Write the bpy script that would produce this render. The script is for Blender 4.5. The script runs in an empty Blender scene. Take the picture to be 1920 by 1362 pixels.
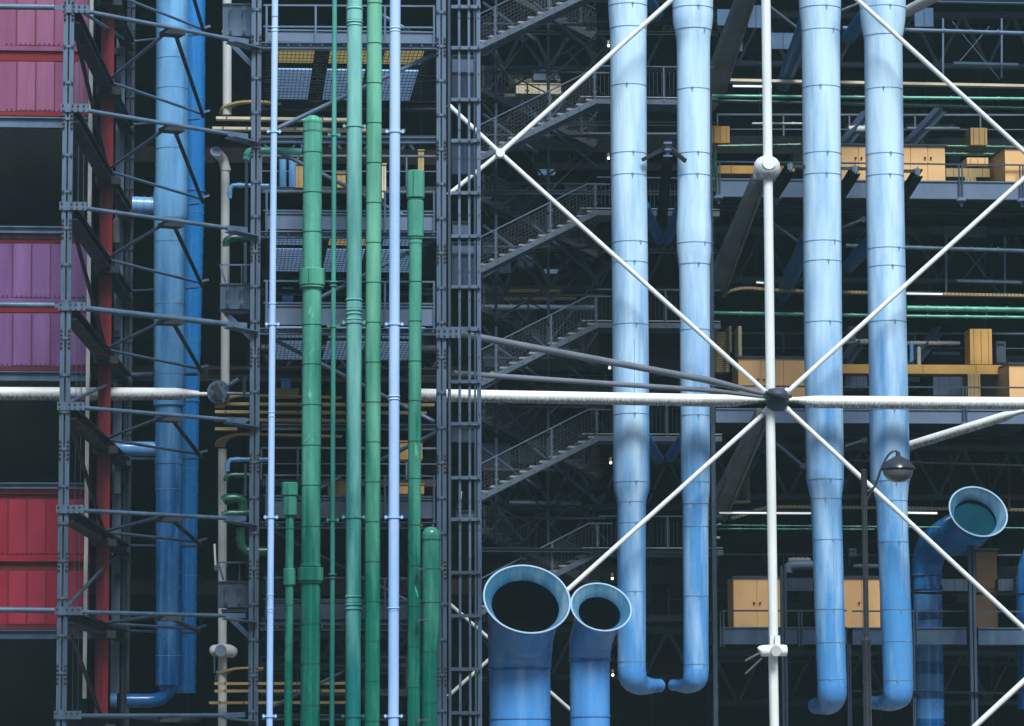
import bpy, math, random
from mathutils import Vector, Matrix, Euler
random.seed(7)
R = math.radians
C = bpy.context.scene.collection

# ------------------------------------------------------------------ camera
F = 6300.0                       # focal length in photo pixels (1920 wide)
YAW, PITCH, ROLL = -5.0, 6.3, -0.2
cd = bpy.data.cameras.new('camera'); cam = bpy.data.objects.new('camera', cd); C.objects.link(cam)
cd.sensor_width = 36; cd.lens = 36 * F / 1920; cd.clip_start = 1; cd.clip_end = 2000
cam.location = (0, 0, 1.6)
M = Matrix.Rotation(R(YAW), 3, 'Z') @ Matrix.Rotation(R(90 + PITCH), 3, 'X') @ Matrix.Rotation(R(ROLL), 3, 'Z')
cam.rotation_euler = M.to_euler()
bpy.context.scene.camera = cam

# ------------------------------------------------------------------ light
SUN_EL, SUN_AZ = 52, 8          # azimuth measured from behind the camera, to the right
w = bpy.data.worlds.new('World'); bpy.context.scene.world = w; w.use_nodes = True
nt = w.node_tree
sky = nt.nodes.new('ShaderNodeTexSky'); sky.sky_type = 'NISHITA'; sky.sun_disc = False
sky.sun_elevation = R(SUN_EL); sky.sun_rotation = R(180 - SUN_AZ)
sky.air_density = 1.0; sky.dust_density = 1.5; sky.ozone_density = 1.5
nt.links.new(sky.outputs[0], nt.nodes['Background'].inputs[0])
nt.nodes['Background'].inputs[1].default_value = 0.08
sl = bpy.data.lights.new('sun', 'SUN'); so = bpy.data.objects.new('sun', sl); C.objects.link(so)
sl.energy = 2.35; sl.angle = R(20); sl.color = (1, 1, 0.985)
d = Vector((math.sin(R(SUN_AZ)) * math.cos(R(SUN_EL)), -math.cos(R(SUN_AZ)) * math.cos(R(SUN_EL)), math.sin(R(SUN_EL))))
so.rotation_euler = d.to_track_quat('Z', 'Y').to_euler()
vs = bpy.context.scene.view_settings
vs.view_transform = 'Standard'; vs.look = 'None'; vs.gamma = 1; vs.exposure = 1.1
cy = bpy.context.scene.cycles
cy.max_bounces = 6; cy.diffuse_bounces = 3; cy.glossy_bounces = 3; cy.use_denoising = True

# ------------------------------------------------------------------ pixel of the photo + depth -> place in the world
def P(px, py, D):
    r = M @ Vector(((px - 960) / F, -(py - 681) / F, -1))
    return Vector((0, 0, 1.6)) + r * (D / r.y)
def S(n, D): return n * D / F * 1.0          # n photo pixels at depth D, in metres

# ------------------------------------------------------------------ materials
MATS = {}
def mat(name, col, rough=0.5, vary=0.15, streak=0.0, speck=0.0, metal=0.0, coat=0.0, emit=0.0, under=0.0, fade_light=None, spec=0.3, scale=1.0):
    if name in MATS: return MATS[name]
    m = bpy.data.materials.new(name); m.use_nodes = True; MATS[name] = m
    t = m.node_tree; N = t.nodes; L = t.links; b = N['Principled BSDF']
    b.inputs['Roughness'].default_value = rough; b.inputs['Metallic'].default_value = metal
    b.inputs['Coat Weight'].default_value = coat; b.inputs['Coat Roughness'].default_value = 0.15
    b.inputs['Specular IOR Level'].default_value = spec
    g = N.new('ShaderNodeNewGeometry')
    def noise(sc, det=4, s=(1, 1, 1), rg=0.55):
        mp = N.new('ShaderNodeMapping'); mp.inputs['Scale'].default_value = s
        L.new(g.outputs['Position'], mp.inputs[0])
        n = N.new('ShaderNodeTexNoise'); n.inputs['Scale'].default_value = sc; n.inputs['Detail'].default_value = det
        n.inputs['Roughness'].default_value = rg
        L.new(mp.outputs[0], n.inputs['Vector']); return n.outputs['Fac']
    def ramp(f, a, c, va=0.0, vc=1.0):
        r = N.new('ShaderNodeMapRange'); r.inputs[1].default_value = a; r.inputs[2].default_value = c
        r.inputs[3].default_value = va; r.inputs[4].default_value = vc; L.new(f, r.inputs[0]); return r.outputs[0]
    def mix(f, a, c):
        x = N.new('ShaderNodeMix'); x.data_type = 'RGBA'
        if hasattr(f, 'links'): L.new(f, x.inputs[0])
        else: x.inputs[0].default_value = f
        for i, v in ((6, a), (7, c)):
            if hasattr(v, 'links'): L.new(v, x.inputs[i])
            else: x.inputs[i].default_value = (*v, 1)
        return x.outputs[2]
    lo = tuple(c * (1 - vary) for c in col); hi = tuple(min(1, c * (1 + vary)) for c in col)
    cur = mix(ramp(noise(0.9 * scale, 5), 0.3, 0.7), lo, hi)
    if fade_light:                                   # chalky weathered patches, plus the top-to-bottom light put into the paint
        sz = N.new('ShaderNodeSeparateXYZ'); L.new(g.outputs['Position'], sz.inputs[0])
        ad = N.new('ShaderNodeMath'); ad.operation = 'ADD'                 # paler with height: the stronger light up top put into the colour
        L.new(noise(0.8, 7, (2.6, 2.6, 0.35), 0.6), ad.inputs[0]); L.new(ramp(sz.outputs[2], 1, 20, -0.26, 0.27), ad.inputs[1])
        cur = mix(ramp(ad.outputs[0], 0.30, 0.80, 0, fade_light[3]), cur, fade_light[:3])
    if streak:                                 # rain streaks running down
        cur = mix(ramp(noise(2.2, 6, (6, 6, 0.25), 0.65), 0.5, 0.85, 0, streak), cur, tuple(c * 0.35 for c in col))
        cur = mix(ramp(noise(3.1, 5, (8, 8, 0.4), 0.6), 0.58, 0.8, 0, streak * 0.7), cur, tuple(min(1, c * 1.35 + 0.05) for c in col))
    if speck:
        cur = mix(ramp(noise(14, 3, (1, 1, 1), 0.7), 0.62, 0.75, 0, speck), cur, tuple(c * 0.3 for c in col))
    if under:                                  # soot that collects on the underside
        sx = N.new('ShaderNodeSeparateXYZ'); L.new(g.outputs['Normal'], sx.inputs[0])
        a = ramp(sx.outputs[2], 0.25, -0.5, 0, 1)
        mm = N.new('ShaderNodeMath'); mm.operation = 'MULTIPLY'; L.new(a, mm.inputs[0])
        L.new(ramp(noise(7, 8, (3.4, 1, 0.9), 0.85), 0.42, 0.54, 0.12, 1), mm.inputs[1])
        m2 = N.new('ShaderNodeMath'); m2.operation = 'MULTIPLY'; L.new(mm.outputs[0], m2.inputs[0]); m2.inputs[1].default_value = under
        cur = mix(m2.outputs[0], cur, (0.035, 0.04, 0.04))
    L.new(cur, b.inputs['Base Color'])
    bp = N.new('ShaderNodeBump'); bp.inputs['Strength'].default_value = 0.12; bp.inputs['Distance'].default_value = 0.02
    L.new(noise(2.5, 4), bp.inputs['Height']); L.new(bp.outputs[0], b.inputs['Normal'])
    L.new(ramp(noise(3, 4), 0.3, 0.7, max(0.02, rough - 0.1), rough + 0.1), b.inputs['Roughness'])
    if emit:
        b.inputs['Emission Color'].default_value = (*col, 1); b.inputs['Emission Strength'].default_value = emit
    return m
steel = mat('steel_slate', (0.034, 0.064, 0.108), 0.42, 0.22, 0.35, 0.25, fade_light=(0.105, 0.17, 0.255, 0.85))
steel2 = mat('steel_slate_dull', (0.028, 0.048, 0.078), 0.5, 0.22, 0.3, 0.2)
steel3 = mat('steel_dark', (0.022, 0.027, 0.034), 0.6, 0.25, spec=0.2)
black = mat('deep_shade_black', (0.010, 0.012, 0.013), 0.9, 0.3, spec=0.05)  # near black: the interior's deep shade put into the base colour
brown = mat('deep_shade_brown', (0.012, 0.010, 0.010), 0.9, 0.3, spec=0.05)  # brownish version, shade of the left interior put into the colour
bolt = mat('bolt_steel', (0.05, 0.06, 0.075), 0.45)
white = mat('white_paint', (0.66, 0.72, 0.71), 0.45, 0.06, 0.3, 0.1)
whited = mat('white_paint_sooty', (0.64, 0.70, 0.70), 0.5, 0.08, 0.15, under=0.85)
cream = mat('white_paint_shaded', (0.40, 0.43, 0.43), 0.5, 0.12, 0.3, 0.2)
seam = mat('seam_grime', (0.12, 0.24, 0.38), 0.7)
gseam = mat('green_seam', (0.01, 0.06, 0.045), 0.7)
blue = mat('duct_pale_blue', (0.065, 0.25, 0.54), 0.36, 0.05, 0.30, fade_light=(0.52, 0.735, 0.88, 0.95))
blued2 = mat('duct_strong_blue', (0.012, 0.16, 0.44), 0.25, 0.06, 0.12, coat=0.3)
blued = mat('duct_deep_blue', (0.003, 0.085, 0.28), 0.22, 0.06, 0.12, coat=0.15, fade_light=(0.16, 0.40, 0.66, 0.9))
bluef = mat('funnel_blue', (0.055, 0.22, 0.52), 0.3, 0.05, 0.25, coat=0.3, fade_light=(0.20, 0.42, 0.66, 0.7))
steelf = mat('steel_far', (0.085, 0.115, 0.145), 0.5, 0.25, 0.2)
mauve2 = mat('panel_mauve_sky_faded', (0.16, 0.045, 0.105), 0.4, 0.12, 0.3, fade_light=(0.27, 0.11, 0.21, 0.6))  # paler sheet of the mauve panels, reflected sky in the colour
violet2 = mat('panel_violet_sky_faded', (0.13, 0.06, 0.17), 0.4, 0.12, 0.3, fade_light=(0.24, 0.13, 0.32, 0.7))  # paler sheet of the violet panels, reflected sky in the colour
red2 = mat('panel_red_faded', (0.26, 0.02, 0.045), 0.4, 0.14, 0.3, 0.15)
brownc = mat('brown_panel', (0.06, 0.036, 0.018), 0.55, 0.15, 0.2)
branchb = mat('branch_blue', (0.015, 0.11, 0.28), 0.4, 0.05)
ochred = mat('ochre_dim', (0.30, 0.19, 0.07), 0.55, 0.15, 0.2)
dimpane = mat('pane_dim_blue', (0.05, 0.10, 0.17), 0.4, 0.3)
scuffm = mat('scuffed_paint', (0.09, 0.36, 0.25), 0.5, 0.15)
grille = mat('grille_teal', (0.003, 0.035, 0.055), 0.9, 0.4, spec=0.02)
bluein = mat('funnel_lining', (0.035, 0.15, 0.26), 0.45, 0.08, 0.3, 0.1, fade_light=(0.30, 0.46, 0.56, 0.9))
lilac = mat('duct_periwinkle', (0.27, 0.46, 0.82), 0.35, 0.06, 0.2, fade_light=(0.44, 0.63, 0.90, 0.8))
green = mat('pipe_green', (0.001, 0.095, 0.068), 0.3, 0.08, 0.22, coat=0.15, fade_light=(0.105, 0.40, 0.285, 0.9))
greenl = mat('pipe_leaf_green', (0.002, 0.115, 0.078), 0.35, 0.08, 0.22, fade_light=(0.15, 0.45, 0.31, 0.95))
greend = mat('pipe_dark_green', (0.006, 0.085, 0.05), 0.3, 0.15, 0.1, coat=0.3)
teal = mat('pipe_sea_green', (0.004, 0.125, 0.125), 0.38, 0.08, 0.3, fade_light=(0.20, 0.50, 0.46, 0.95))
teald = mat('pipe_teal_dark', (0.008, 0.11, 0.09), 0.35, 0.12, 0.2, fade_light=(0.08, 0.34, 0.28, 0.9))
mauve = mat('panel_mauve_sky', (0.125, 0.028, 0.078), 0.42, 0.10, 0.2, 0.1, fade_light=(0.235, 0.085, 0.175, 0.6))  # red panels with the bluish sky reflection put into the colour
violet = mat('panel_violet_sky', (0.10, 0.04, 0.13), 0.42, 0.10, 0.2, 0.1, fade_light=(0.20, 0.10, 0.27, 0.7))  # red panels too, tinted violet: reflected sky put into the colour
red = mat('panel_red', (0.22, 0.010, 0.028), 0.42, 0.12, 0.25, 0.15)
redb = mat('trim_red', (0.17, 0.008, 0.014), 0.4, 0.1, 0.1)
redd = mat('trim_dark_red', (0.10, 0.012, 0.018), 0.5, 0.1)
pink = mat('column_rose', (0.12, 0.006, 0.024), 0.4, 0.1, 0.2)
yellow = mat('yellow_ochre', (0.42, 0.25, 0.07), 0.5, 0.15, 0.2, 0.1)
yellowd = mat('yellow_edge', (0.33, 0.245, 0.11), 0.5, 0.2, 0.3, 0.3)
creamy = mat('cream_edge', (0.52, 0.47, 0.33), 0.55, 0.15, 0.3, 0.4)
orange = mat('cabinet_apricot', (0.64, 0.40, 0.18), 0.5, 0.08, 0.15)
greyp = mat('panel_bluegrey', (0.10, 0.15, 0.225), 0.5, 0.12, 0.25, 0.15)
pane = mat('pane_blue_glow', (0.26, 0.44, 0.70), 0.3, 0.25, 0.2, emit=0.13)  # glows by itself, standing in for sky seen through the gratings
paney = mat('pane_amber_glow', (0.60, 0.45, 0.16), 0.4, 0.25, emit=0.15)  # self-glowing like the blue one, with no lamp behind it
wire = mat('wire_mesh', (0.05, 0.065, 0.075), 0.5)
lampm = mat('lamp_lit', (1.0, 0.93, 0.8), 0.4, 0, emit=1.6)
tubem = mat('tube_lit', (0.85, 0.92, 0.95), 0.4, 0, emit=0.2)
lampbody = mat('lamp_body', (0.03, 0.035, 0.045), 0.3, 0.1, coat=0.5)
glass = mat('lamp_glass', (0.16, 0.18, 0.19), 0.05, 0.3, coat=1, spec=0.8)
darkglass = mat('dark_glass', (0.03, 0.05, 0.09), 0.12, 0.3)
asphalt = mat('asphalt', (0.06, 0.06, 0.06), 0.85, 0.2, scale=6)
paving = mat('paving_stone', (0.20, 0.19, 0.18), 0.8, 0.2, scale=3)
renderw = mat('stone_render', (0.32, 0.29, 0.24), 0.8, 0.15, 0.3)

# ------------------------------------------------------------------ mesh builder
WO = {}
class MB:
    def __init__(s): s.v = []; s.f = []; s.m = []; s.mats = []
    def mi(s, m):
        if m is None: return 0
        if m not in s.mats: s.mats.append(m)
        return s.mats.index(m)
    def rings(s, rs, cap=True, m=None, flip=False):
        k = s.mi(m); n = len(rs[0]); b = len(s.v)
        for r in rs: s.v += r
        for i in range(len(rs) - 1):
            for j in range(n):
                a = b + i * n + j; c = b + i * n + (j + 1) % n
                q = (a, c, c + n, a + n)
                s.f.append(q[::-1] if flip else q); s.m.append(k)
        if cap:
            s.f.append(tuple(b + j for j in range(n))[::-1]); s.m.append(k)
            e = b + (len(rs) - 1) * n
            s.f.append(tuple(e + j for j in range(n))); s.m.append(k)
    def lathe(s, prof, n=32, cap=True, m=None, axis=None):
        # prof: list of (centre Vector, radius); axis: direction of the rings' normal, default up
        a = (axis or Vector((0, 0, 1))).normalized()
        u = a.orthogonal().normalized(); w_ = a.cross(u)
        s.rings([[c + (u * math.cos(t) + w_ * math.sin(t)) * max(r, 1e-4) for t in [2 * math.pi * j / n for j in range(n)]] for c, r in prof], cap, m)
    def sweep(s, pts, rad, n=12, cap=True, m=None):
        rr = rad if isinstance(rad, (list, tuple)) else [rad] * len(pts)
        T = []
        for i in range(len(pts)):
            T.append((pts[min(i + 1, len(pts) - 1)] - pts[max(i - 1, 0)]).normalized())
        u = T[0].orthogonal().normalized(); rs = []
        for p, t, r in zip(pts, T, rr):
            u = (u - t * u.dot(t)).normalized(); w_ = t.cross(u)
            rs.append([p + (u * math.cos(a) + w_ * math.sin(a)) * r for a in [2 * math.pi * j / n for j in range(n)]])
        s.rings(rs, cap, m)
    def tube(s, a, b, r, r2=None, n=10, m=None): s.sweep([a, b], [r, r if r2 is None else r2], n, True, m)
    def beam(s, a, b, w_, h, up=None, m=None):     # rectangular bar from a to b, w_ sideways, h along up
        t = (b - a).normalized(); up = up or Vector((0, 0, 1))
        sd = t.cross(up)
        if sd.length < 1e-3: sd = t.cross(Vector((0, 1, 0)))
        sd.normalize(); u = sd.cross(t)
        rs = [[p + sd * (x * w_ / 2) + u * (y * h / 2) for x, y in ((-1, -1), (1, -1), (1, 1), (-1, 1))] for p in (a, b)]
        s.rings(rs, True, m)
    def box(s, x0, x1, y0, y1, z0, z1, m=None):
        s.rings([[Vector((x0, y0, z)), Vector((x1, y0, z)), Vector((x1, y1, z)), Vector((x0, y1, z))] for z in (z0, z1)], True, m)
    def pbox(s, xa, ya, xb, yb, D, dep, m=None):   # box whose front face spans photo pixels (xa,ya)-(xb,yb) at depth D
        a = P(xa, (ya + yb) / 2, D); b = P(xb, (ya + yb) / 2, D); t = P((xa + xb) / 2, ya, D); u = P((xa + xb) / 2, yb, D)
        s.box(a.x, b.x, D, D + dep, u.z, t.z, m); return s
    def ibeam(s, a, b, w_, h, m=None, up=None):    # I section
        up = up or Vector((0, 0, 1)); t = (b - a).normalized(); sd = t.cross(up).normalized(); u = sd.cross(t)
        tf = h * 0.14
        s.beam(a + u * (h / 2 - tf / 2), b + u * (h / 2 - tf / 2), w_, tf, up, m)
        s.beam(a - u * (h / 2 - tf / 2), b - u * (h / 2 - tf / 2), w_, tf, up, m)
        s.beam(a, b, w_ * 0.18, h - 2 * tf, up, m)
    def build(s, name, m, parent=None, org=None, smooth=True):
        if not s.v: return None
        mats = [m] + [x for x in s.mats]
        o0 = WO.get(parent.name) if parent else (org or Vector((0, 0, 0)))
        me = bpy.data.meshes.new(name)
        me.from_pydata([tuple(v - o0) for v in s.v], [], s.f)
        # slot 0 = main material; the rest follow
        for x in mats: me.materials.append(x)
        idx = []
        for k, f in zip(s.m, s.f): idx.append(k)
        me.polygons.foreach_set('material_index', idx)
        if smooth:
            me.polygons.foreach_set('use_smooth', [True] * len(me.polygons)); me.set_sharp_from_angle(angle=R(38))
        me.update()
        o = bpy.data.objects.new(name, me); C.objects.link(o)
        if parent: o.parent = parent; WO[o.name] = o0
        else: o.location = o0; WO[o.name] = o0
        return o
_mi = MB.mi
def mi(s, m):
    if m is None: return 0
    if m not in s.mats: s.mats.append(m)
    return s.mats.index(m) + 1
MB.mi = mi
def tag(o, label, cat, group=None):
    o['label'] = label; o['category'] = cat
    if group: o['group'] = group
    return o
def thing(name, label, cat, loc, group=None):
    o = bpy.data.objects.new(name, None); C.objects.link(o); o.location = loc; o.empty_display_size = 0.3
    WO[o.name] = Vector(loc); return tag(o, label, cat, group)
def struct(o): o['kind'] = 'structure'; return o
def smooth(pts, k=6):
    out = []
    q = [pts[0]] + list(pts) + [pts[-1]]
    for i in range(1, len(q) - 2):
        for j in range(k):
            t = j / k
            out.append(0.5 * ((2 * q[i]) + (-q[i-1] + q[i+1]) * t + (2*q[i-1] - 5*q[i] + 4*q[i+1] - q[i+2]) * t*t + (-q[i-1] + 3*q[i] - 3*q[i+1] + q[i+2]) * t**3))
    out.append(pts[-1]); return out
def copy_tree(o, shift=None, label=None, parent=None):
    c = o.copy(); C.objects.link(c); c.parent = parent; WO[c.name] = WO.get(o.name, Vector()) + (shift or Vector())
    if shift: c.location = o.location + shift
    if label: c['label'] = label
    for ch in list(o.children): copy_tree(ch, None, None, c)
    return c

# ================================================================== SETTING
HB, HH = 64, 34
HAZE = 0.00036
b = MB(); b.box(-400, 400, -300, 500, -0.6, -0.12); struct(b.build('ground', paving))
b = MB(); b.box(-300, 300, 60, 84, -0.119, -0.115); struct(b.build('road', asphalt))
b = MB(); b.box(-300, 300, 84, 135, -0.119, 0.02); struct(b.build('pavement', paving))

# the street the photograph is taken from: unseen rendered houses, placed and sized to shade the lower facade
for lab, x0, x1 in (('unseen rendered street house left of the viewpoint, across from the pipes', -70, -9.5), ('unseen rendered street house right of the viewpoint, across from the pipes', 22.0, 85)):
    t = thing('unseen_shade_house', lab, 'house', ((x0 + x1) / 2, 40, 0)); sx = x1 if x1 < 0 else x0
    b = MB(); b.box(x0, x1, -25, HB, 0, HH); b.build('wall', renderw, t)
    b = MB(); b.box(x0 - .4, x1 + .4, -25.4, HB + .4, HH + .002, HH + .5); b.build('cornice', renderw, t)
    for k in range(5):
        for i in range(8):
            b = MB(); xx = x0 + 4 + i * (x1 - x0 - 6) / 8; b.box(xx, xx + 1.3, HB - .02, HB + .03, 1.5 + k * 4.2, 3.8 + k * 4.2); b.build('window', darkglass, t)
# deep gallery behind everything: dark glazed rear wall and the floor slabs
DB = 122
g = thing('gallery_building', 'dark glazed building depth behind all pipes, stairs and walkways', 'building', (5, DB, 0))
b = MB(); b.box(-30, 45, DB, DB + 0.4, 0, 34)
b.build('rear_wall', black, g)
for y in (-235, 190, 615, 1030):
    z = P(1500, y, 104).z
    b = MB(); b.box(P(905, y, 112).x, 45, 108.6, DB - 0.02, z - 0.9, z - 0.3)
    for i in range(9): b.box(-2 + i * 5.2, -1.6 + i * 5.2, 108.2, DB - 0.05, z - 1.5, z - 0.903)
    b.build('floor_slab', black, g)
    z = P(300, y + 20, 104).z
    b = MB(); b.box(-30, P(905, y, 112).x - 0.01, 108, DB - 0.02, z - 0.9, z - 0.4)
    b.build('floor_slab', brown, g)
b = MB(); b.box(-30, 45, 104, DB + 0.4, 33, 34); b.build('roof', black, g)
b = MB(); b.box(-30.4, -30.02, 100, DB + 0.4, 0, 34); b.box(45.02, 45.4, 100, DB + 0.4, 0, 34); b.build('end_wall', black, g)
# glazing bars and faintly lit panes on the rear wall
b = MB()
for i in range(30): b.box(-20 + i * 2.1, -19.92 + i * 2.1, DB - 0.08, DB - 0.003, 0, 30)
b.build('glazing_bars', steel3, g)
for i, (xa, ya, xb, yb, mm) in enumerate([(930, 30, 985, 70, greyp), (955, 140, 1050, 165, creamy), (930, 185, 1010, 200, greyp), (945, 330, 1000, 345, greyp),
        (970, 480, 1000, 505, greyp), (1020, 505, 1050, 512, pane), (905, 640, 960, 680, greyp), (905, 835, 955, 880, greyp), (975, 835, 1010, 870, greyp),
        (1350, 20, 1480, 70, darkglass), (1345, 80, 1400, 110, darkglass), (1585, 232, 1640, 250, greyp), (1700, 232, 1790, 240, greyp), (1590, 250, 1640, 268, greyp)]):
    b = MB(); b.pbox(xa, ya, xb, yb, DB - 0.35, 0.2); b.build('window', mm, g)

# ================================================================== LEFT: clad wall modules
DW = 98.6
def clad(name, label, y0, seams, rows, trims, m, mred, beams):
    t = thing('wall_cladding', label, 'wall cladding', P(80, rows[-1][1], DW), 'clad wall modules at the left')
    for k, (ya, yb) in enumerate(rows):
        b = MB(); b.pbox(-70, ya, 167, yb, DW, 0.25)
        for s_ in range(-2, 6):
            x = seams + s_ * 35.5
            if x < 162:
                b.pbox(x - 1.4, ya + 2, x - 0.1, yb - 1, DW - 0.05, 0.06, redd)
                b.pbox(x + 0.1, ya + 2, x + 1.8, yb - 1, DW - 0.035, 0.04, m)
        b.build('panel', m, t)
        b = MB()
        for q_ in range(-2, 19):
            xx = P(seams + q_ * 8.9, ya, DW).x
            if seams + q_ * 8.9 < 164: b.box(xx - .02, xx + .02, DW - .03, DW + .01, P(80, yb - 3, DW).z - .02, P(80, yb - 3, DW).z + .02)
        b.build('fixings', redd, t)
        alt = {'panel_mauve_sky': mauve2, 'panel_violet_sky': violet2, 'panel_red': red2}[m.name]
        for s_ in range(-2, 4):
            if (s_ * 7 + k * 3 + len(rows)) % 3 != 1:
                xa_ = seams + s_ * 35.5 + 2.2; b = MB(); b.pbox(xa_, ya + 1, min(xa_ + 31.5, 164), yb - 1.5, DW - .012, .011); b.build('rib_sheet', alt, t)
    for ya, yb, mm, pr in trims:
        b = MB(); b.pbox(-70, ya, 168, yb, DW - pr, 0.3); b.build('trim_band', mm, t)
    for ya, yb in beams:
        b = MB(); b.pbox(-70, ya, 170, yb, DW - 0.12, 0.4)
        b.pbox(-70, ya - 1, 170, ya + 1.5, DW - 0.2, 0.1); b.pbox(-70, yb - 2, 170, yb + 1, DW - 0.2, 0.1)
        b.build('edge_beam', steel, t)
    return t
clad('m', 'sky-tinted mauve ribbed cladding at the top left, above the upper dark opening', 0, 32, [(-60, 86), (115, 209)], [(86.5, 95, mauve, 0.1), (95.5, 114.5, redb, 0.02), (209.5, 217, redb, 0.03)], mauve, redb, [(220, 238)])
clad('v', 'sky-tinted violet ribbed cladding between the two dark openings, level with mid tower', 0, 24, [(456, 559), (587, 687)], [(438, 448, mauve, 0.05), (448.5, 455.5, redb, 0.02), (559.5, 567, violet, 0.12), (568, 586, redb, 0.02), (687.5, 695, redd, 0.0)], violet, redb, [(425, 436), (697, 713)])
clad('r', 'crimson ribbed cladding at the lower left, under the lower dark opening', 0, 15, [(936, 1040), (1070, 1172)], [(917, 926.5, red, 0.08), (927, 935.5, redd, 0.0), (1040.5, 1053, red, 0.12), (1054, 1069.5, redd, 0.0), (1172.5, 1180, redd, 0.0)], red, redb, [(906, 915.5), (1182, 1197)])
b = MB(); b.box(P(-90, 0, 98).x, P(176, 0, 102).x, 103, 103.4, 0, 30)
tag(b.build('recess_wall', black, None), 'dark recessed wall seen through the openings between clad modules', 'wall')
# red corner column
t = thing('corner_column', 'tall red corner column beside the ribbed cladding', 'column', P(190, 1330, DW))
a = P(196, 700, DW + 0.1)
b = MB(); b.box(a.x - 0.17, a.x + 0.04, 98.22, 98.34, 0.0, 30); b.build('shaft', pink, t)
b = MB(); b.box(a.x + 0.042, a.x + 0.20, 98.26, 98.34, 0.0, 30); b.build('side_flange', redb, t)
b = MB(); b.box(a.x - .2, a.x + .0, 98.8, 99.6, 0.0, 30); b.build('core', redd, t)
b = MB()
for y in range(20, 1330, 6):
    b.box(a.x - 0.155, a.x - 0.13, 98.19, 98.23, P(190, y, DW).z, P(190, y, DW).z + 0.03)
b.build('rivet_line', redd, t)
def vbox(x, y0, y1, D, wpx, dep, b=None, m=None, yref=None):   # true vertical bar centred on pixel x at the mid height
    yr = (max(y0, 0) + min(y1, 1362)) / 2 if yref is None else yref
    c = P(x, yr, D); b = b or MB(); h = S(wpx, D) / 2
    b.box(c.x - h, c.x + h, D, D + dep, P(x, y1, D).z, P(x, y0, D).z, m); return b
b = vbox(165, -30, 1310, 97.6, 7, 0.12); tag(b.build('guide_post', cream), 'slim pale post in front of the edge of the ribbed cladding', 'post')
t = thing('hoist_cables', 'pair of thin vertical cables beside the slim pale post', 'cables', P(146, 1300, 97))
for x in (143, 153):
    c = P(x, 681, 97); b = MB(); b.tube(Vector((c.x, c.y, 0.3)), Vector((c.x, c.y, 24)), 0.012, n=5); b.build('cable', steel, t)

# ================================================================== LATTICE TOWER at the left
def post(b, x, D, w_, z0, z1, bm=bolt, dep=0.28, step=0.97):
    c = P(x, 681, D); h = w_ / 2
    b.box(c.x - h, c.x - h * 0.18, D, D + dep, z0, z1)
    b.box(c.x + h * 0.18, c.x + h, D, D + dep, z0, z1)
    b.box(c.x - h * 0.18 + .001, c.x + h * 0.18 - .001, D + dep * 0.4, D + dep * 0.6, z0, z1, steel3)
    b.box(c.x - h * 0.62, c.x - h * 0.52, D - 0.02, D + .002, z0, z1); b.box(c.x + h * 0.52, c.x + h * 0.62, D - 0.02, D + .002, z0, z1)
    z = z0 + 0.3; k = 0
    while z < z1:
        b.box(c.x - h * 0.4, c.x + h * 0.4, D - 0.035, D - 0.003, z - 0.035, z + 0.035)
        for sx in (-0.75, 0.75):
            for dz in ((0,) if k % 3 else (-0.22, -0.11, 0, 0.11, 0.22)):
                b.box(c.x + sx * h - 0.03, c.x + sx * h + 0.03, D - 0.06, D - 0.001, z + dz - 0.03, z + dz + 0.03, bm)
        z += step; k += 1
    return c
DA = 88.0
t = thing('lattice_tower', 'tall steel lattice tower with spreading struts in front of the deep blue duct', 'tower', P(120, 1340, DA))
b = MB(); cA = post(b, 122, DA, 0.27, 0, 24); b.build('post', steel, t)
b = MB(); cBp = post(b, 240, 105.2, 0.25, 0, 26); b.build('post', steel2, t)
LV = [(-160), 17, 203, 387, 575, 762, 955, 1146, 1341]
zs = [P(133, y, DA).z for y in LV]
zs[0] = zs[1] + (zs[1] - zs[2])
zs.insert(0, zs[0] + (zs[1] - zs[2]))
xM = P(195, 681, 98).x; xB = P(236, 681, 105).x; xP = P(378, 681, 103).x; xC = P(462, 681, 92).x; xA = cA.x
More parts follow.
